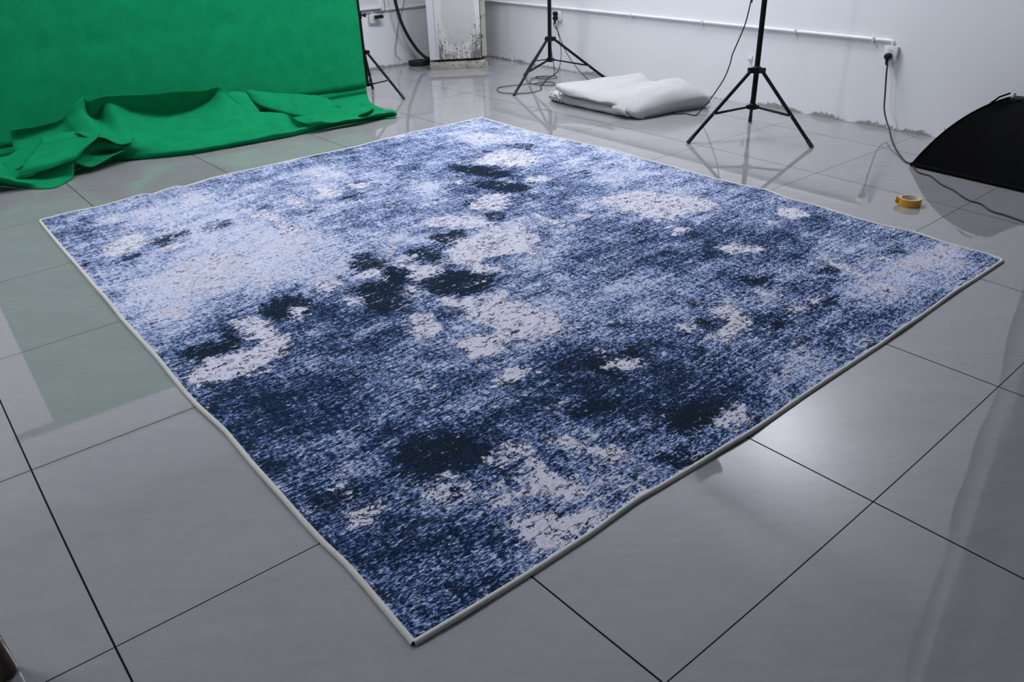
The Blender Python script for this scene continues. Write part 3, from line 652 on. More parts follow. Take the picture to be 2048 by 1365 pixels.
sheet([[(-40,330,5.40),(0,322,5.38),(24,340,5.34),(80,338,5.33),(147,319,5.34)],
       [(-40,350,5.30),(0,345,5.30),(34,359,5.27),(90,350,5.29),(148,330,5.31)],
       [(-40,362,5.27),(0,358,5.26),(50,366,5.22),(100,360,5.26),(148,345,5.29)],
       [(-40,374,'z',.004),(0,372,'z',.004),(55,377,'z',.004),(105,376,'z',.004),(146,358,'z',.004)]], 18, 40, .012)
cloth = cl.build('cloth', GREEN, bd, True, False)
md = cloth.modifiers.new('thickness', 'SOLIDIFY'); md.thickness = 0.003; md.offset = 0
rb = MB().tube([(0.1, 6.20, 2.06), (3.7, 6.20, 2.06)], 0.03, 14).build('roller', GREEN, bd)

# ------------------------------------------------------------------ tripod stands
def stand(label, c, R, th, zh, zb, top, rp, collars):
    x, y = c
    r = empty('light_stand', (x, y, 0), label, 'light stand', 'black tripod light stands')
    MB().tube([(x, y, zb), (x, y, collars[0])], rp, 16).build('pole', BLACK_METAL, r)
    MB().tube([(x, y, collars[0]-0.05), (x, y, top)], rp*0.78, 14).build('upper_pole', BLACK_METAL, r)
    for zc in collars:
        ck = MB().lathe((x, y, zc-0.035), [(rp*1.05, 0), (rp*1.5, 0.004), (rp*1.5, 0.055), (rp*1.05, 0.06)], n=18).build('collar', BLACK_PLASTIC, r)
        d = Vector((0.62, -0.78, 0))
        kb = MB(); p0 = Vector((x, y, zc-0.008))+d*rp; kb.tube([p0, p0+d*0.028], 0.006, 8); kb.lathe(p0+d*0.024, [(.011, 0), (.016, .004), (.016, .016), (.010, .02)], d, 12)
        kb.build('locking_knob', BLACK_PLASTIC, ck)
    hub = MB().lathe((x, y, zh-0.022), [(rp*1.05, 0), (rp*1.6, 0.004), (rp*1.6, 0.04), (rp*1.05, 0.046)], n=18)
    ring = MB().lathe((x, y, zb), [(rp*1.0, 0), (rp*1.45, 0.003), (rp*1.45, 0.034), (rp*1.0, 0.038)], n=18)
    for k in range(3):
        a = th+k*2.0944; d = Vector((math.cos(a), math.sin(a), 0)); s = Vector((-d.y, d.x, 0))
        rot = Matrix.Rotation(a, 3, 'Z')
        for sd in (-1, 1):
            hub.box(Vector((x, y, zh))+d*(rp+0.020)+s*0.0125*sd, (0.036, 0.005, 0.030), rot)
            ring.box(Vector((x, y, zb+0.018))+d*(rp+0.012)+s*0.009*sd, (0.024, 0.004, 0.022), rot)
        h0 = Vector((x, y, zh-0.004))+d*(rp+0.024); f = Vector((x, y, 0.010))+d*(R-0.006)
        lg = MB().tube([h0, f], 0.0108, 12).build('leg', BLACK_METAL, r)
        u = (f-h0).normalized()
        MB().tube([f-u*0.045, f+u*0.010], 0.0128, 12).build('rubber_foot', BLACK_RUBBER, lg)
        j = h0.lerp(f, 0.60); b0 = Vector((x, y, zb+0.018))+d*(rp+0.014)
        br = MB()
        for sd in (-1, 1): br.tube([b0+s*0.008*sd, j+s*0.012*sd], 0.0048, 8)
        bro = br.build('brace', BLACK_METAL, r)
        MB().tube([j-s*0.020, j+s*0.020], 0.0045, 8).build('rivet', STEEL, bro)
    hub.build('leg_hub', BLACK_PLASTIC, r); ring.build('brace_ring', BLACK_PLASTIC, r)
    return r
cR = (4.414, 2.920); cM = (4.799, 5.266); cL = (3.421, 6.068)
stand('black tripod light stand with spread legs before the right wall, nearest of the three', cR, .435, 2.693, .420, .177, 2.60, .0165, [1.05])
stand('black tripod light stand behind the folded grey rug, cable looped at its feet', cM, .544, 1.287, .383, .193, 2.47, .0165, [1.05])
stand('thin black tripod stand at the right edge of the green backdrop', cL, .364, -7.439, .364, .086, 2.10, .0135, [.66])

# lamps on the two free stands, turned to the wall so that their light bounces
def lamp(label, c, z, aim, power, size):
    A = Vector(aim).normalized(); p = Vector((c[0], c[1], z))
    r = empty('studio_lamp', p, label, 'lamp', 'studio lamps on the stands')
    MB().lathe(p-A*0.16, [(.03, 0), (.055, .012), (.06, .03), (.06, .14), (.066, .17), (.075, .20), (.078, .205), (.075, .206), (.06, .18), (.02, .175)], A, 28).build('housing', BLACK_METAL, r)
    em = NT('lamp_glass'); em.base((.9, .9, .9), .4); em.set(em.b.inputs['Emission Color'], (1, 1, 1, 1)); em.set(em.b.inputs['Emission Strength'], 2.0)
    MB().lathe(p+A*0.02, [(.022, 0), (.034, .02), (.034, .05), (.02, .07)], A, 20).build('bulb', em.m, r)
    l = bpy.data.lights.new('lamp_light', 'AREA'); l.shape = 'DISK'; l.size = size*1.6; l.energy = power; l.color = LAMPCOL
    o = bpy.data.objects.new('lamp_light', l); COL.objects.link(o); o.parent = r
    o.matrix_local = Matrix.Translation(A*0.10) @ (-A).to_track_quat('Z', 'Y').to_matrix().to_4x4()
    MB().tube([p-Vector((0, 0, .097)), p-Vector((0, 0, .05))], .014, 10).build('mount', BLACK_PLASTIC, r)
    return r
LAMPCOL = (0.955, 0.955, 1.0)
lamp('black studio lamp head on top of the nearest tripod stand, turned to the right wall', cR, 2.70, AIM_R, P_R, .34)
lamp('black studio lamp head on the stand behind the folded grey rug', cM, 2.60, AIM_M, P_M, .34)

# ------------------------------------------------------------------ worn cabinet in the corner
FL = Vector(G(861, 140.6)); FR = Vector(G(975.3, 134.8)); FL.z = FR.z = 0
cx_ = (FR-FL).normalized(); cw = (FR-FL).length; cn = Vector((cx_.y, -cx_.x, 0)); cn = cn if cn.dot(Vector((-1, -1, 0))) > 0 else -cn
crot = Matrix((cx_, -cn, Vector((0, 0, 1)))).transposed()
def cab(u, d, z): return FL+cx_*u-cn*d+Vector((0, 0, z))
def m_cabinet(front=True):
    t = NT('worn_white_enamel' if front else 'yellowed_enamel')
    uv = t.n('ShaderNodeUVMap'); uv.uv_map = 'face'; V = uv.outputs[0]
    sp = t.n('ShaderNodeSeparateXYZ'); t.t.links.new(V, sp.inputs[0]); x, z = sp.outputs[0], sp.outputs[1]
    n1 = t.noise(V, 6, 4, .6); n2 = t.noise(V, 75, 5, .75); st = t.noise(t.scaled(V, (1, .22, 1)), 55, 4, .65)
    if not front:
        col = t.ramp(n1, [(.3, (.26, .25, .21)), (.52, (.42, .41, .36)), (.75, (.52, .51, .46))])
        col = t.mix(t.step(t.noise(V, 22, 5, .75), .52, .66), col, (.085, .072, .05))
        t.base(col, .5, .4); return t.m
    col = t.mix(n1, (.66, .66, .64), (.77, .77, .75))
    col = t.mix(t.step(x, .085, .055), col, (.70, .72, .80))
    # old grey touch-up paint
    dx = t.math('MULTIPLY', t.math('SUBTRACT', x, .30), 6.2); dz = t.math('MULTIPLY', t.math('SUBTRACT', z, .50), 3.6)
    dd = t.math('ADD', t.math('ADD', t.math('POWER', dx, 2.0), t.math('POWER', dz, 2.0)), t.math('MULTIPLY', t.math('SUBTRACT', n1, .5), .9))
    col = t.mix(t.math('MULTIPLY', t.step(dd, 1.25, .85), .75), col, (.53, .535, .53))
    # mould and flaked paint, thick near the foot
    low = t.step(z, .62, .08); edge = t.math('MAXIMUM', t.step(x, .17, .09), t.step(x, .37, .46))
    dens = t.math('ADD', t.math('MULTIPLY', low, .17), t.math('MULTIPLY', edge, .075))
    ins = t.math('MULTIPLY', t.step(x, .075, .10), t.step(z, .80, .45))
    mk = t.math('MULTIPLY', t.step(t.math('ADD', t.math('MULTIPLY', n2, .6), t.math('ADD', t.math('MULTIPLY', st, .4), dens)), .645, .72), ins)
    col = t.mix(t.math('MULTIPLY', mk, .82), col, (.045, .042, .038))
    # a dark gouge
    a = t.math('ADD', t.math('MULTIPLY', t.math('SUBTRACT', x, .318), .86), t.math('MULTIPLY', t.math('SUBTRACT', z, .665), .5))
    b = t.math('SUBTRACT', t.math('MULTIPLY', t.math('SUBTRACT', z, .665), .86), t.math('MULTIPLY', t.math('SUBTRACT', x, .318), .5))
    g = t.math('MULTIPLY', t.step(t.math('ABSOLUTE', t.math('ADD', a, t.math('MULTIPLY', t.math('SUBTRACT', n2, .5), .008))), .008, .005), t.math('GREATER_THAN', b, -.02))
    col = t.mix(t.math('MULTIPLY', g, .8), col, (.05, .05, .05))
    t.base(col, t.math('ADD', .38, t.math('MULTIPLY', mk, .3)), .4)
    t.bump(mk, .4, -.002)
    return t.m
def faceuv(o, front_only=True):
    me = o.data; l = me.uv_layers.new(name='face')
    for lp in me.loops:
        p = me.vertices[lp.vertex_index].co-FL
        l.data[lp.index].uv = (p.dot(cx_)-p.dot(cn)*0.9, p.z+p.dot(cn)*0.2)
CAB_F = m_cabinet(True); CAB_Y = m_cabinet(False)
cb = empty('metal_cabinet', (FL+FR)/2-cn*.2, 'tall grimy white cabinet with flaking mouldy front on a yellowed base in the far corner', 'cabinet')
faceuv(MB().box(cab(cw/2+.004, .25, .93), (cw+.004, .40, 1.66), crot, .01).build('body', CAB_Y, cb))
dr = MB().box(cab(cw*.455, .012, .92), (cw*.90, .045, 1.65), crot, .008).build('door', CAB_F, cb); faceuv(dr)
sd = MB().box(cab(cw*.955, .022, .925), (cw*.085, .035, 1.63), crot, .005).build('side_frame', CAB_Y, cb); faceuv(sd)
gv = MB().box(cab(.075, -.0115, .92), (.005, .004, 1.60), crot).build('door_groove', simple('groove_grey', (.28, .29, .31), .6), dr)
hd = MB().box(cab(cw*.80, -.03, 1.15), (.03, .045, .22), crot, .008).build('handle', WHITE_PLASTIC, dr)
pl = MB().box(cab(cw/2, .225, .037), (cw, .43, .074), crot, .004).build('plinth', CAB_Y, cb); faceuv(pl)
MB().box(cab(cw*.5, .04, .083), (cw*.78, .05, .022), crot).build('shadow_gap', simple('black_gap', (.01, .01, .01), .8), cb)

# hose and thin wire beside it
def path3(pts, n=80): return [tuple(p) for p in crom(np.array([np.array(q, float) for q in pts]), n)]
hp = [GY(*q, 7.16) for q in ((775,-110),(782,-50),(790,0),(801,40),(816,72),(835,100))]+[GY(850,114,7.10), GY(858,121,7.10)]
cc = np.array([4.665, 7.135]); k = 0
last = hp[-1]
loop = []
for i in range(1, 30):
    a = 0.2-i*2*PI/14.0
    loop.append((cc[0]+.10*math.cos(a), cc[1]+.095*math.sin(a), .055-.033*min(1, i/14)+.004*math.sin(i)))
tag(MB().tube(path3(hp+loop, 260), .0165, 10).build('drain_hose', BLACK_RUBBER), 'thick black hose hanging down and coiled on the floor left of the grimy cabinet', 'hose')
wp = [GY(*q, 7.25) for q in ((812,-60),(808,0),(803,25),(797,50),(793,80),(791,104))]+[GY(797,116,7.22), G(808,124,.01), G(820,128,.006)]
tag(MB().tube(path3(wp, 90), .0035, 6).build('thin_wire', simple('grey_wire', (.10, .105, .115), .5)), 'thin dark wire hanging down the back wall beside the thick hose', 'wire')

# ------------------------------------------------------------------ wall fittings
wt = Vector((WXS, 1, 0)).normalized(); wn_ = Vector((-1, WXS, 0)).normalized()
ROT_R = Matrix((wt, -wn_, Vector((0, 0, 1)))).transposed()
ROT_B = Matrix.Identity(3)
def socket(label, p, rot, nrm, side):
    r = empty('wall_socket', p, label, 'socket', 'white wall sockets')
    MB().box(Vector(p)+nrm*.0125, (.078, .025, .078), rot, .003).build('back_box', WHITE_PLASTIC, r)
    f = MB().box(Vector(p)+nrm*.0285, (.088, .009, .088), rot, .003).build('faceplate', WHITE_PLASTIC, r)
    sl = MB()
    for dx, dz, w, h, ang in ((-.008, .016, .003, .009, 0), (.008, .016, .003, .009, 0), (-.009, -.014, .003, .010, .5), (.009, -.014, .003, .010, -.5), (0, -.004, .003, .010, 0)):
        rr = rot @ Matrix.Rotation(ang, 3, 'Y')
        sl.box(Vector(p)+nrm*.0333+side*dx+Vector((0, 0, dz)), (w, .002, h), rr)
    sl.build('pin_slots', SLOT, f)
    return r
pR = Vector(GW(1786, 105.5)); pM = Vector(GW(1120, 31)); pB = Vector(GY(744, 36.5, YB))
socket('white wall socket with black plug at the end of the conduit on the right wall', pR, ROT_R, wn_, wt)
socket('white wall socket behind the tripod stand in the middle', pM, ROT_R, wn_, wt)
socket('white wall socket on the back wall beside the green backdrop', pB, ROT_B, Vector((0, -1, 0)), Vector((1, 0, 0)))
def conduit(label, pts, clips, nrm, rot):
    o = MB().tube(pts, .0115, 12).build('cable_conduit', WHITE_PLASTIC); tag(o, label, 'conduit', 'white surface conduits')
    for q in clips:
        MB().box(q, (.014, .030, .034), rot, .003).build('clip', simple('grey_clip', (.60, .61, .62), .5), o)
off = wn_*.0125
cps = [Vector(GW(*q))+off for q in ((1000, 4), (1125, 15), (1340, 37), (1500, 53), (1640, 68), (1780, 81))]
zc = [p.z for p in cps]; ya = [p.y for p in cps]
fitp = np.polyfit(ya, zc, 1)
def wpt(y, z, o=.0125): return Vector((wallx(y), y, z))+wn_*o
yE = cps[-1].y-.012
run = [wpt(y, float(np.polyval(fitp, y))) for y in np.linspace(YB-.012, yE, 24)]
run += [wpt(yE-.012, run[-1].z-.003), wpt(yE-.02, run[-1].z-.014), wpt(yE-.021, pR.z+.04)]
conduit('white cable conduit running along the right wall down to its socket', run, [wpt(y, float(np.polyval(fitp, y))-.002) for y in (Vector(GW(1408, 43)).y, Vector(GW(1594, 64)).y, Vector(GW(1750, 81)).y, Vector(GW(1265, 29)).y)], wn_, ROT_R)
zb_ = float(GY(800, 16.5, YB)[2])
runb = [Vector((3.6, YB-.0125, zb_)), Vector((pB.x+.02, YB-.0125, zb_)), Vector((wallx(YB)-.028, YB-.0125, zb_+.012))]
conduit('white cable conduit running along the back wall behind the cabinet', runb, [Vector((pB.x+.3, YB-.0125, zb_+.003))], Vector((0, -1, 0)), Matrix.Rotation(PI/2, 3, 'Z') @ ROT_B)
tee = MB().tube([Vector((pB.x, YB-.0125, zb_)), Vector((pB.x, YB-.0125, pB.z+.042))], .0115, 12)
o = tee.build('conduit_drop', WHITE_PLASTIC); tag(o, 'short white conduit drop into the back wall socket', 'conduit')
# white board on the back wall above the socket
pa = GY(757, 16, YB)
bw = empty('wall_board', (float(pa[0])-.35, YB, .9), 'white board fixed to the back wall above the socket', 'board')
MB().box((float(pa[0])-.37, YB-.014, .585+.5), (.72, .028, 1.0), None, .003).build('panel', WHITE_PLASTIC, bw)
MB().box((float(pa[0])-.36, YB-.024, .575), (.76, .048, .022), None, .004).build('ledge', WHITE_PLASTIC, bw)
hk = Vector(GW(1502, 118))
h_ = MB().box(hk+wn_*.004, (.03, .008, .045), ROT_R, .003); h_.tube([hk+wn_*.006, hk+wn_*.03-Vector((0, 0, .004)), hk+wn_*.036+Vector((0, 0, .01))], .005, 8)
tag(h_.build('wall_hook', WHITE_PLASTIC), 'small white hook stuck low on the right wall behind the nearest tripod stand', 'hook')

# ------------------------------------------------------------------ cords
def plug(mb, p, nrm):
    mb.lathe(p+nrm*.033, [(.016, 0), (.0195, .003), (.0205, .02), (.019, .034), (.013, .038)], nrm, 20)
    c = p+nrm*.055
    mb.tube([c-Vector((0, 0, .008)), c-Vector((0, 0, .036)), c-Vector((0, 0, .052))], [.0105, .009, .006], 12)
    return c-Vector((0, 0, .05))
def cord(label, pts, r, plugs, n=160, group=None):
    root = MB().tube(path3(pts, n), r, 8).build('power_cable', BLACK_RUBBER); tag(root, label, 'cord', group)
    for (p, nrm) in plugs:
        q = MB(); plug(q, p, nrm); q.build('plug', BLACK_PLASTIC, root)
    return root
# from the right socket down to the floor and off to the right
pp = pR-Vector((0, 0, .016)); e0 = pp+wn_*.055-Vector((0, 0, .05))
HZ = [(1775,126,.36),(1773,147,.325),(1770,190,.215),(1768.5,217,.145),(1772,238,.098),(1779,258,.058),(1784,281,.028),(1792,299,.012),(1803,315,.0045)]
pts = [e0]+[Vector(GW(q[0], q[1], .06)) for q in HZ[:3]]+[Vector(GW(1768.5, 217, .075)), Vector(GW(1772, 238, .10)), Vector(GW(1778.5, 258, .16))]+[Vector(G(*q)) for q in HZ[6:]]
pts += [Vector(G(*q, .0045)) for q in ((1812,324),(1820,327),(1827,334),(1836,344.5),(1850,349),(1862,353),(1883,369),(1906,380),(1924,393),(1941,402),(1962,408),(1982,422),(2012,431),(2048,444),(2090,458),(2160,480))]
cord('black power cord running from the right wall socket across the floor past the softbox', pts, .0048, [(pp, wn_)])
# middle socket: cord looping on the floor at the feet of the stand
s = 500/2048
def F(x, y, z=.0042): return Vector(G(980+x*s, y*s, z))
def Wl(x, y, o): return Vector(GW(980+x*s, y*s, o))
pm1 = pM+Vector((0, 0, -.020))+wt*.010; pm2 = pM+Vector((0, 0, .020))+wt*.010
e1 = pm1+wn_*.055-Vector((0, 0, .05))
pts = [e1, Wl(549,230,.06), Wl(562,290,.07), Wl(578,380,.09), Wl(583,440,.12), Wl(580,490,.16), F(566,558,.02), F(532,608)]
pts += [F(*q, .0042+.0002*i) for i, q in enumerate(((480,637),(432,688),(412,712),(421,733),(330,760),(200,766),(100,760),(58,736),(82,716),(200,700),(330,687),(430,697),(512,699),(532,685),(500,673),(420,675),(348,686),(324,668),(345,645),(400,628),(470,622),(535,625),(550,634),(520,645),(450,648),(400,640),(384,627)))]
pts += [Vector((cM[0]-.05, cM[1]-.10, .10)), Vector((cM[0]-.035, cM[1]-.06, .30)), Vector((cM[0]+.02, cM[1]+.028, .6)), Vector((cM[0]+.02, cM[1]+.028, 1.6)), Vector((cM[0]-.05, cM[1]+.02, 2.5))]
cord('thin black cord looped on the floor under the stand behind the folded rug', pts, .0034, [(pm1, wn_)], 420)
e2 = pm2+wn_*.055-Vector((0, 0, .05))
q = [e2+Vector((0,0,.0)), e2+wn_*.015-Vector((0, 0, .05)), Wl(552,245,.05), Wl(575,310,.055), Wl(610,400,.07), Wl(650,470,.09), Wl(700,540,.13), F(752,602,.02), F(815,655), F(880,672,.0042)]
cord('thin black cord dropping from the middle socket to behind the folded grey rug', q, .0034, [(pm2, wn_)], 120)
# the nearest stand's own lead
s2 = 500/2048
def F4(x, y, z=.0045): return Vector(G(1340+x*s2, y*s2, z))
pts = [Vector((cR[0]+.01, cR[1]+.04, 2.55)), Vector((cR[0]+.09, cR[1]+.12, 1.9))]
foot = F4(225, 932); tp = Vector((4.52, 3.10, 0))
for (x, y, f) in ((690,-120,.16),(665,0,.24),(630,150,.33),(600,240,.40),(540,380,.50),(510,450,.56),(490,530,.62),(440,650,.72),(340,800,.86),(265,890,.95)):
    xx = tp.x+(foot.x-tp.x)*f
    d = ray(1340+x*s2, y*s2); P = CAM+d*(xx/d[0]); pts.append(Vector(P))
pts += [F4(235,925,.012), F4(205,945), F4(170,940), F4(120,931), F4(70,934), F4(20,928)]
cord('black lead hanging from the nearest tripod stand down to the folded grey rug', pts, .0042, [], 160)
# adapter in the back wall socket
ad = MB().box(pB+Vector((.048, -.055, .012)), (.085, .045, .030), None, .005).build('power_adapter', BLACK_PLASTIC)
tag(ad, 'black power adapter plugged into the back wall socket', 'adapter')
ap_ = [pB+Vector((.09, -.055, .012)), Vector(GY(762, 29.5, 7.23)), Vector(GY(769, 22, 7.23)), Vector(GY(770, 14, 7.24)), Vector(GY(768, 0, 7.24)), Vector(GY(766, -60, 7.24))]
b = MB().tube(path3(ap_, 50), .003, 6).build('cable', BLACK_RUBBER, ad)
b.location = (0, 0, 0)

# ------------------------------------------------------------------ folded grey rug
def m_backing():
    t = NT('grey_rug_backing'); o = t.coord()
    f = t.noise(t.scaled(o, (1, 1, 1)), 210, 3, .7); n = t.noise(o, 6, 4, .6)
    col = t.mix(t.step(f, .3, .7), (.33, .335, .345), (.55, .555, .565)); col = t.mix(t.math('MULTIPLY', n, .35), col, (.42, .425, .435))
    t.base(col, .92, .1); t.bump(f, .25, .003); return t.m
def m_print():
    t = NT('black_and_white_pile'); o = t.coord()
    f = t.noise(o, 75, 4, .75); t.base(t.mix(t.step(f, .47, .55), (.62, .62, .63), (.02, .02, .022)), .9, .1); return t.m
BK = m_backing()
SEC = [
 [(4.30,4.60,.100),(4.255,4.60,.122),(4.272,4.605,.158),(4.42,4.63,.146),(4.68,4.68,.122),(4.85,4.70,.100),(4.90,4.71,.02)],
 [(4.29,4.46,.080),(4.248,4.46,.102),(4.272,4.46,.146),(4.42,4.465,.152),(4.70,4.48,.160),(4.86,4.47,.140),(4.93,4.48,.02)],
 [(4.29,4.25,.071),(4.250,4.25,.100),(4.33,4.25,.140),(4.50,4.25,.165),(4.70,4.25,.176),(4.85,4.26,.196),(4.90,4.26,.02)],
 [(4.29,4.12,.070),(4.250,4.12,.100),(4.33,4.12,.142),(4.50,4.12,.158),(4.70,4.12,.150),(4.86,4.12,.142),(4.95,4.12,.02)],
 [(4.29,3.98,.066),(4.255,3.98,.098),(4.33,3.98,.145),(4.50,3.98,.170),(4.70,3.98,.185),(4.86,3.97,.176),(4.97,3.98,.02)],
 [(4.285,3.87,.030),(4.250,3.87,.075),(4.34,3.87,.140),(4.50,3.86,.175),(4.70,3.855,.188),(4.86,3.85,.200),(4.93,3.86,.02)],
 [(4.30,3.79,.010),(4.280,3.78,.055),(4.37,3.77,.112),(4.52,3.755,.140),(4.70,3.74,.152),(4.87,3.72,.146),(5.00,3.74,.03)],
 [(4.34,3.765,.004),(4.345,3.755,.026),(4.42,3.73,.052),(4.55,3.71,.068),(4.72,3.68,.084),(4.90,3.645,.082),(5.00,3.68,.03)],
 [(4.36,3.79,.002),(4.37,3.785,.003),(4.44,3.77,.003),(4.56,3.755,.003),(4.72,3.73,.003),(4.90,3.69,.003),(4.97,3.70,.003)]]
A = surf([[np.array(p) for p in r] for r in SEC], 84, 72)
w = np.array([[mnoise.noise(Vector((p[0]*9, p[1]*13, p[2]*7)))*.6+mnoise.noise(Vector((p[0]*4+9, p[1]*5, 3)))+.7*math.sin(p[1]*16+p[0]*9)*max(0, 1-abs(p[0]-4.7)*3) for p in r] for r in A])
A[..., 2] = np.maximum(A[..., 2]+.009*w*np.clip(A[..., 2]/.08, 0, 1), .002)
fr = empty('folded_rug', (4.6, 4.2, 0), 'grey rug folded into a thick bundle, backing outside, lying by the right wall', 'rug')
mbx = MB(); mbx.grid(A)
# underside so the bundle is closed
Bm = A.copy(); Bm = np.stack([A[:, 0], A[:, -1]], 1); mbx.grid(Bm)
mbx.build('folded_layers', BK, fr)
def flatroll(p0, p1, n, a0, h, mat, name, parent, taper=0.0):
    m = MB(); rows = []
    for i, t in enumerate(np.linspace(0, 1, n)):
        c = np.array(p0)*(1-t)+np.array(p1)*t; c[0] += -.012*math.sin(t*PI)
        ring_ = []
        for j in range(24):
            an = 2*PI*j/24; sx_ = math.cos(an); sz = math.sin(an)
            ring_.append((c[0]+a0*abs(sx_)**.8*math.copysign(1, sx_), c[1], h+.002+h*abs(sz)**.9*math.copysign(1, sz)+.002*math.sin(t*19+j)))
        rows.append(ring_)
    rows = np.array(rows); v = rows.reshape(-1, 3); f = [(i*24+j, i*24+(j+1) % 24, (i+1)*24+(j+1) % 24, (i+1)*24+j) for i in range(n-1) for j in range(24)]
    f.append(tuple(range(24))); f.append(tuple((n-1)*24+j for j in range(24)))
    m.add(v, f); return m.build(name, mat, parent)
rl = flatroll((4.352, 4.565, 0), (4.335, 3.85, 0), 24, .058, .034, BK, 'rolled_edge', fr)
pe = flatroll((4.392, 4.770, 0), (4.354, 4.560, 0), 12, .060, .0355, m_print(), 'printed_end', rl)
tag(pe, 'black and white patterned pile showing at the end of the roll')
# tuck at the front corner
tk = surf([[GX_ for GX_ in r] for r in [[np.array((4.272,4.00,.076)), np.array((4.262,3.93,.090)), np.array((4.266,3.86,.078))],
                                        [np.array((4.250,3.985,.060)), np.array((4.238,3.92,.068)), np.array((4.246,3.85,.052))],
                                        [np.array((4.262,3.965,.038)), np.array((4.246,3.90,.046)), np.array((4.268,3.835,.022))]]], 12, 18)
m = MB(); m.grid(tk); o = m.build('corner_tuck', BK, fr, True, False); md = o.modifiers.new('thickness', 'SOLIDIFY'); md.thickness = .008

# ------------------------------------------------------------------ softbox, face down
def m_black_fabric():
    t = NT('black_nylon'); o = t.coord(); n = t.noise(o, 300, 2, .6); b = t.noise(o, 5, 3, .6)
    t.base(t.mix(b, (.0018, .0018, .002), (.0035, .0035, .004)), .85, .08); t.bump(t.math('ADD', t.math('MULTIPLY', n, .4), b), .2, .004); return t.m
BF = m_black_fabric()
sc = [np.array(p) for p in ((4.465, 1.880, .012), (4.390, 1.240, .012), (5.025, 1.165, .012), (5.100, 1.805, .012))]
ctr = sum(sc)/4; H = .370
sb = empty('softbox', tuple(ctr[:2])+(0,), 'black pyramid softbox lying face down on the floor at the right', 'softbox')
apx = [ctr+np.array((.045*math.cos(a), .045*math.sin(a), H)) for a in (2.2, 3.8, 5.4, 0.7)]
def rod(i, n=24):
    c, a = sc[i], apx[i]; k = c+(a-c)*.5; k = np.array((c[0]+(a[0]-c[0])*.40, c[1]+(a[1]-c[1])*.40, H*.82)); o = []
    for t in np.linspace(0, 1, n): o.append((1-t)**2*c+2*t*(1-t)*k+t*t*a)
    return np.array(o)
rods = [rod(i) for i in range(4)]
for i in range(4):
    a, b = rods[i], rods[(i+1) % 4]; n = 18; g = []
    for r0, r1 in zip(a, b):
        t = np.linspace(0, 1, n)[:, None]; row = r0*(1-t)+r1*t
        sag = (4*t*(1-t))*.10
        row = row+(np.append(ctr[:2], row[:, 2].mean())-row)*sag*np.array((1, 1, 0)); row[:, 2] -= (4*t*(1-t))[:, 0]*.012*min(1, r0[2]/.05)
        g.append(row)
    m = MB(); m.grid(np.array(g)); m.build('side_panel', BF, sb, True, False)
    m = MB().tube([tuple(p+np.array((0, 0, .001))) for p in a], .004, 8).build('rod_sleeve', BF, sb)
m = MB()
for i in range(4):
    a, b = sc[i], sc[(i+1) % 4]
    m.tube([tuple(a), tuple(b)], .011, 10)
m.build('rim', BF, sb)
MB().lathe(ctr+np.array((0, 0, H-.022)), [(.038, 0), (.048, .003), (.048, .020), (.038, .024)], n=28).build('speed_ring', BLACK_METAL, sb)
d = Vector((-.72, .69, 0)); c0 = Vector(ctr)+Vector((0, 0, H))
MB().box(c0+d*.030+Vector((0, 0, .014)), (.022, .014, .028), Matrix.Rotation(.6, 3, 'Z'), .003).build('clamp', simple('pale_grey_metal', (.55, .55, .53), .4), sb)
MB().tube([c0+d*.14+Vector((0, 0, -.028)), c0+d*.10+Vector((0, 0, .006)), c0+d*.05+Vector((0, 0, .024))], .005, 8).build('strap', BF, sb)

# ------------------------------------------------------------------ roll of tape
def m_tape():
    t = NT('yellow_tape'); t.base(t.mix(t.noise(t.scaled(t.coord(), (1, 1, 30)), 12, 2), (.56, .27, .010), (.68, .36, .018)), .25, .5); return t.m
TP = m_tape(); tc = Vector(G(1818.5, 409.5))
tr = empty('tape_roll', tc, 'roll of yellow adhesive tape lying on the tiles near the rug', 'tape')
MB().lathe(tc+Vector((0, 0, .001)), [(.0445, 0), (.052, 0), (.052, .034), (.0445, .034), (.0445, 0)], n=48).build('tape', TP, tr)
MB().lathe(tc+Vector((0, 0, .0005)), [(.0425, 0), (.0448, 0), (.0448, .0348), (.0425, .0348), (.0425, 0)], n=48).build('core', simple('white_card', (.72, .72, .70), .7, var=.04), tr)
dl = Vector((-.63, .77, 0)).normalized(); dt = Vector((-.77, -.63, 0))
p0 = tc+dl*.051
fl_ = surf([[np.array(p0+Vector((0, 0, .004))), np.array(p0+dl*.012+dt*.004+Vector((0, 0, .008))), np.array(p0+dl*.020+dt*.002+Vector((0, 0, .016)))],
            [np.array(p0+Vector((0, 0, .033))), np.array(p0+dl*.008-dt*.004+Vector((0, 0, .035))), np.array(p0+dl*.010-dt*.008+Vector((0, 0, .044)))]], 6, 8)
m = MB(); m.grid(fl_); o = m.build('loose_end', TP, tr, True, False); md = o.modifiers.new('thickness', 'SOLIDIFY'); md.thickness = .0006

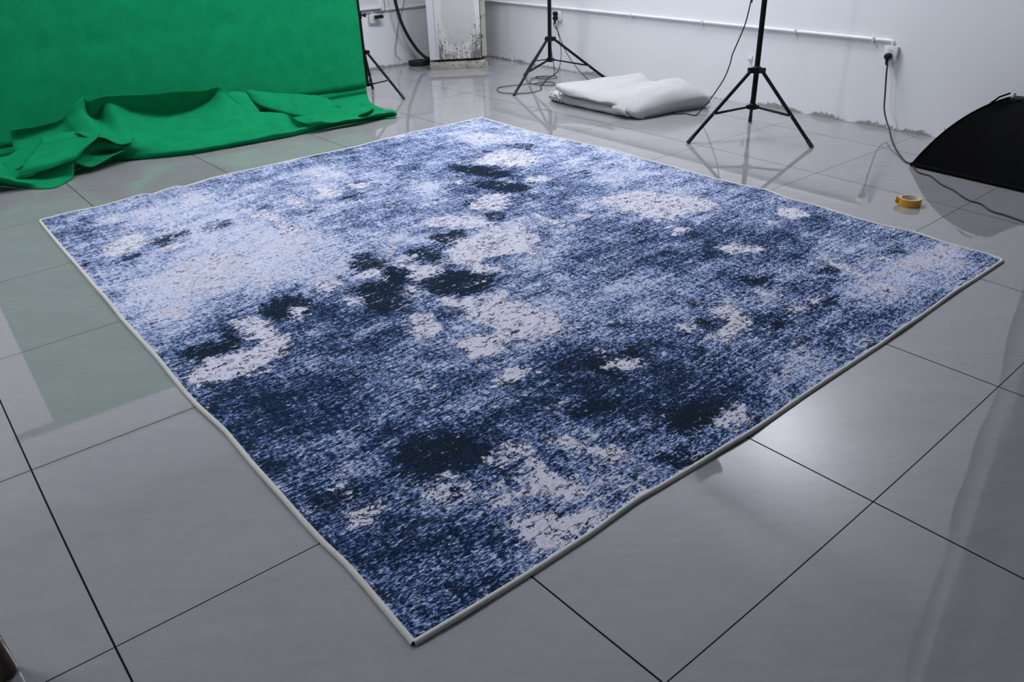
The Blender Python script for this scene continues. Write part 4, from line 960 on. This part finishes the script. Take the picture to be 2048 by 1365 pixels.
# ------------------------------------------------------------------ stool leg at the lower left
WOOD = NT('dark_red_wood'); oc = WOOD.coord(scale=(8, 8, 1)); WOOD.base(WOOD.mix(WOOD.noise(oc, 6, 4, .6, .5), (.020, .006, .004), (.050, .015, .010)), .35, .5)
bq = Vector(G(15, 1349)); 
st = empty('wooden_stool', bq+Vector((-.22, .05, 0)), 'dark brown wooden stool with one round leg reaching into the lower left corner', 'stool')
for (dx, dy) in ((0, 0), (-.36, .22), (-.20, -.30), (-.50, -.08)):
    b0 = bq+Vector((dx, dy, 0)); cen_ = bq+Vector((-.26, -.03, 0)); v = (b0-cen_)*-.10
    MB().lathe(b0, [(.015, 0), (.0205, .004), (.0225, .02), (.026, .20), (.030, .44)], (v.x, v.y, .44), 20).build('leg', WOOD.m, st)
MB().lathe(bq+Vector((-.26, -.03, .435)), [(.0, 0), (.17, 0), (.185, .008), (.185, .028), (.175, .036), (0, .038)], n=40).build('seat', WOOD.m, st)

tr_ = MB().box(((RX0+wallx(YB))/2, YB-.03, 3.03), (wallx(YB)-RX0, .06, .07), None, .006).build('trim_1', plain); tag(tr_, kind='structure')
# ------------------------------------------------------------------ grey curtain out to the right, seen only in the floor
def m_curtain(name, c):
    t = NT(name); t.base(t.mix(t.noise(t.coord(), 3, 3), tuple(q*.9 for q in c), c), .9, .1); return t.m
cu = empty('grey_curtain', (4.0, .3, 0), 'grey curtain hanging to the floor at the right of the room', 'curtain')
def cur(y0, y1, x0, name, mat):
    zz = np.linspace(.03, 3.6, 44); yy = np.linspace(0, 1, 60); rows = []
    for z in zz:
        e = y0+.012*math.sin(z*5.1)+.008*math.sin(z*11+1)
        y = e+(y1-e)*yy; x = x0+.03*np.sin(y*26)+.012*np.sin(y*11+z)
        rows.append(np.stack([x, y, np.full_like(y, z)], -1))
    m = MB(); m.grid(np.array(rows)); o = m.build(name, mat, cu, True, False); md = o.modifiers.new('thickness', 'SOLIDIFY'); md.thickness = .003
cur(1.045, .93, 4.0, 'border', m_curtain('mid_grey_cloth', (.42, .425, .44)))
cur(.94, -1.2, 4.0, 'cloth', m_curtain('dark_grey_cloth', (.22, .225, .24)))

# ------------------------------------------------------------------ added ceiling lamps, unseen fill for the room, world, colour
def added_tube_lamp(x, y, power):
    r = empty('added_ceiling_lamp', (x, y, CEIL), LAB_CL, 'lamp')
    MB().box((x, y, CEIL-.025), (1.2, .16, .05), None, .006).build('housing', WHITE_PLASTIC, r)
    em = NT('fill_diffuser'); em.base((.8, .8, .8), .5); em.set(em.b.inputs['Emission Color'], (.955, .955, 1, 1)); em.set(em.b.inputs['Emission Strength'], power*2)
    MB().box((x, y, CEIL-.058), (1.16, .12, .016), None, .004).build('diffuser', em.m, r)
    l = bpy.data.lights.new('fill_tube_light', 'AREA'); l.shape = 'RECTANGLE'; l.size = 1.16; l.size_y = .12; l.energy = power*PI*.139*8; l.color = (.955, .955, 1.0)
    o = bpy.data.objects.new('fill_tube_light', l); COL.objects.link(o); o.parent = r; o.location = (0, 0, -.07)
for x, y, p, LAB_CL in ADDED_CEIL_LAMPS: added_tube_lamp(x, y, p)
w = bpy.data.worlds.new('world'); S.world = w; w.use_nodes = True
w.node_tree.nodes['Background'].inputs[0].default_value = (.5, .5, .55, 1); w.node_tree.nodes['Background'].inputs[1].default_value = .05
S.view_settings.view_transform = 'Standard'; S.view_settings.look = 'None'; S.view_settings.gamma = 1.0
S.view_settings.exposure = EXPO
S.cycles.max_bounces = 10; S.cycles.diffuse_bounces = 6; S.cycles.glossy_bounces = 4
S.cycles.caustics_reflective = False; S.cycles.caustics_refractive = False
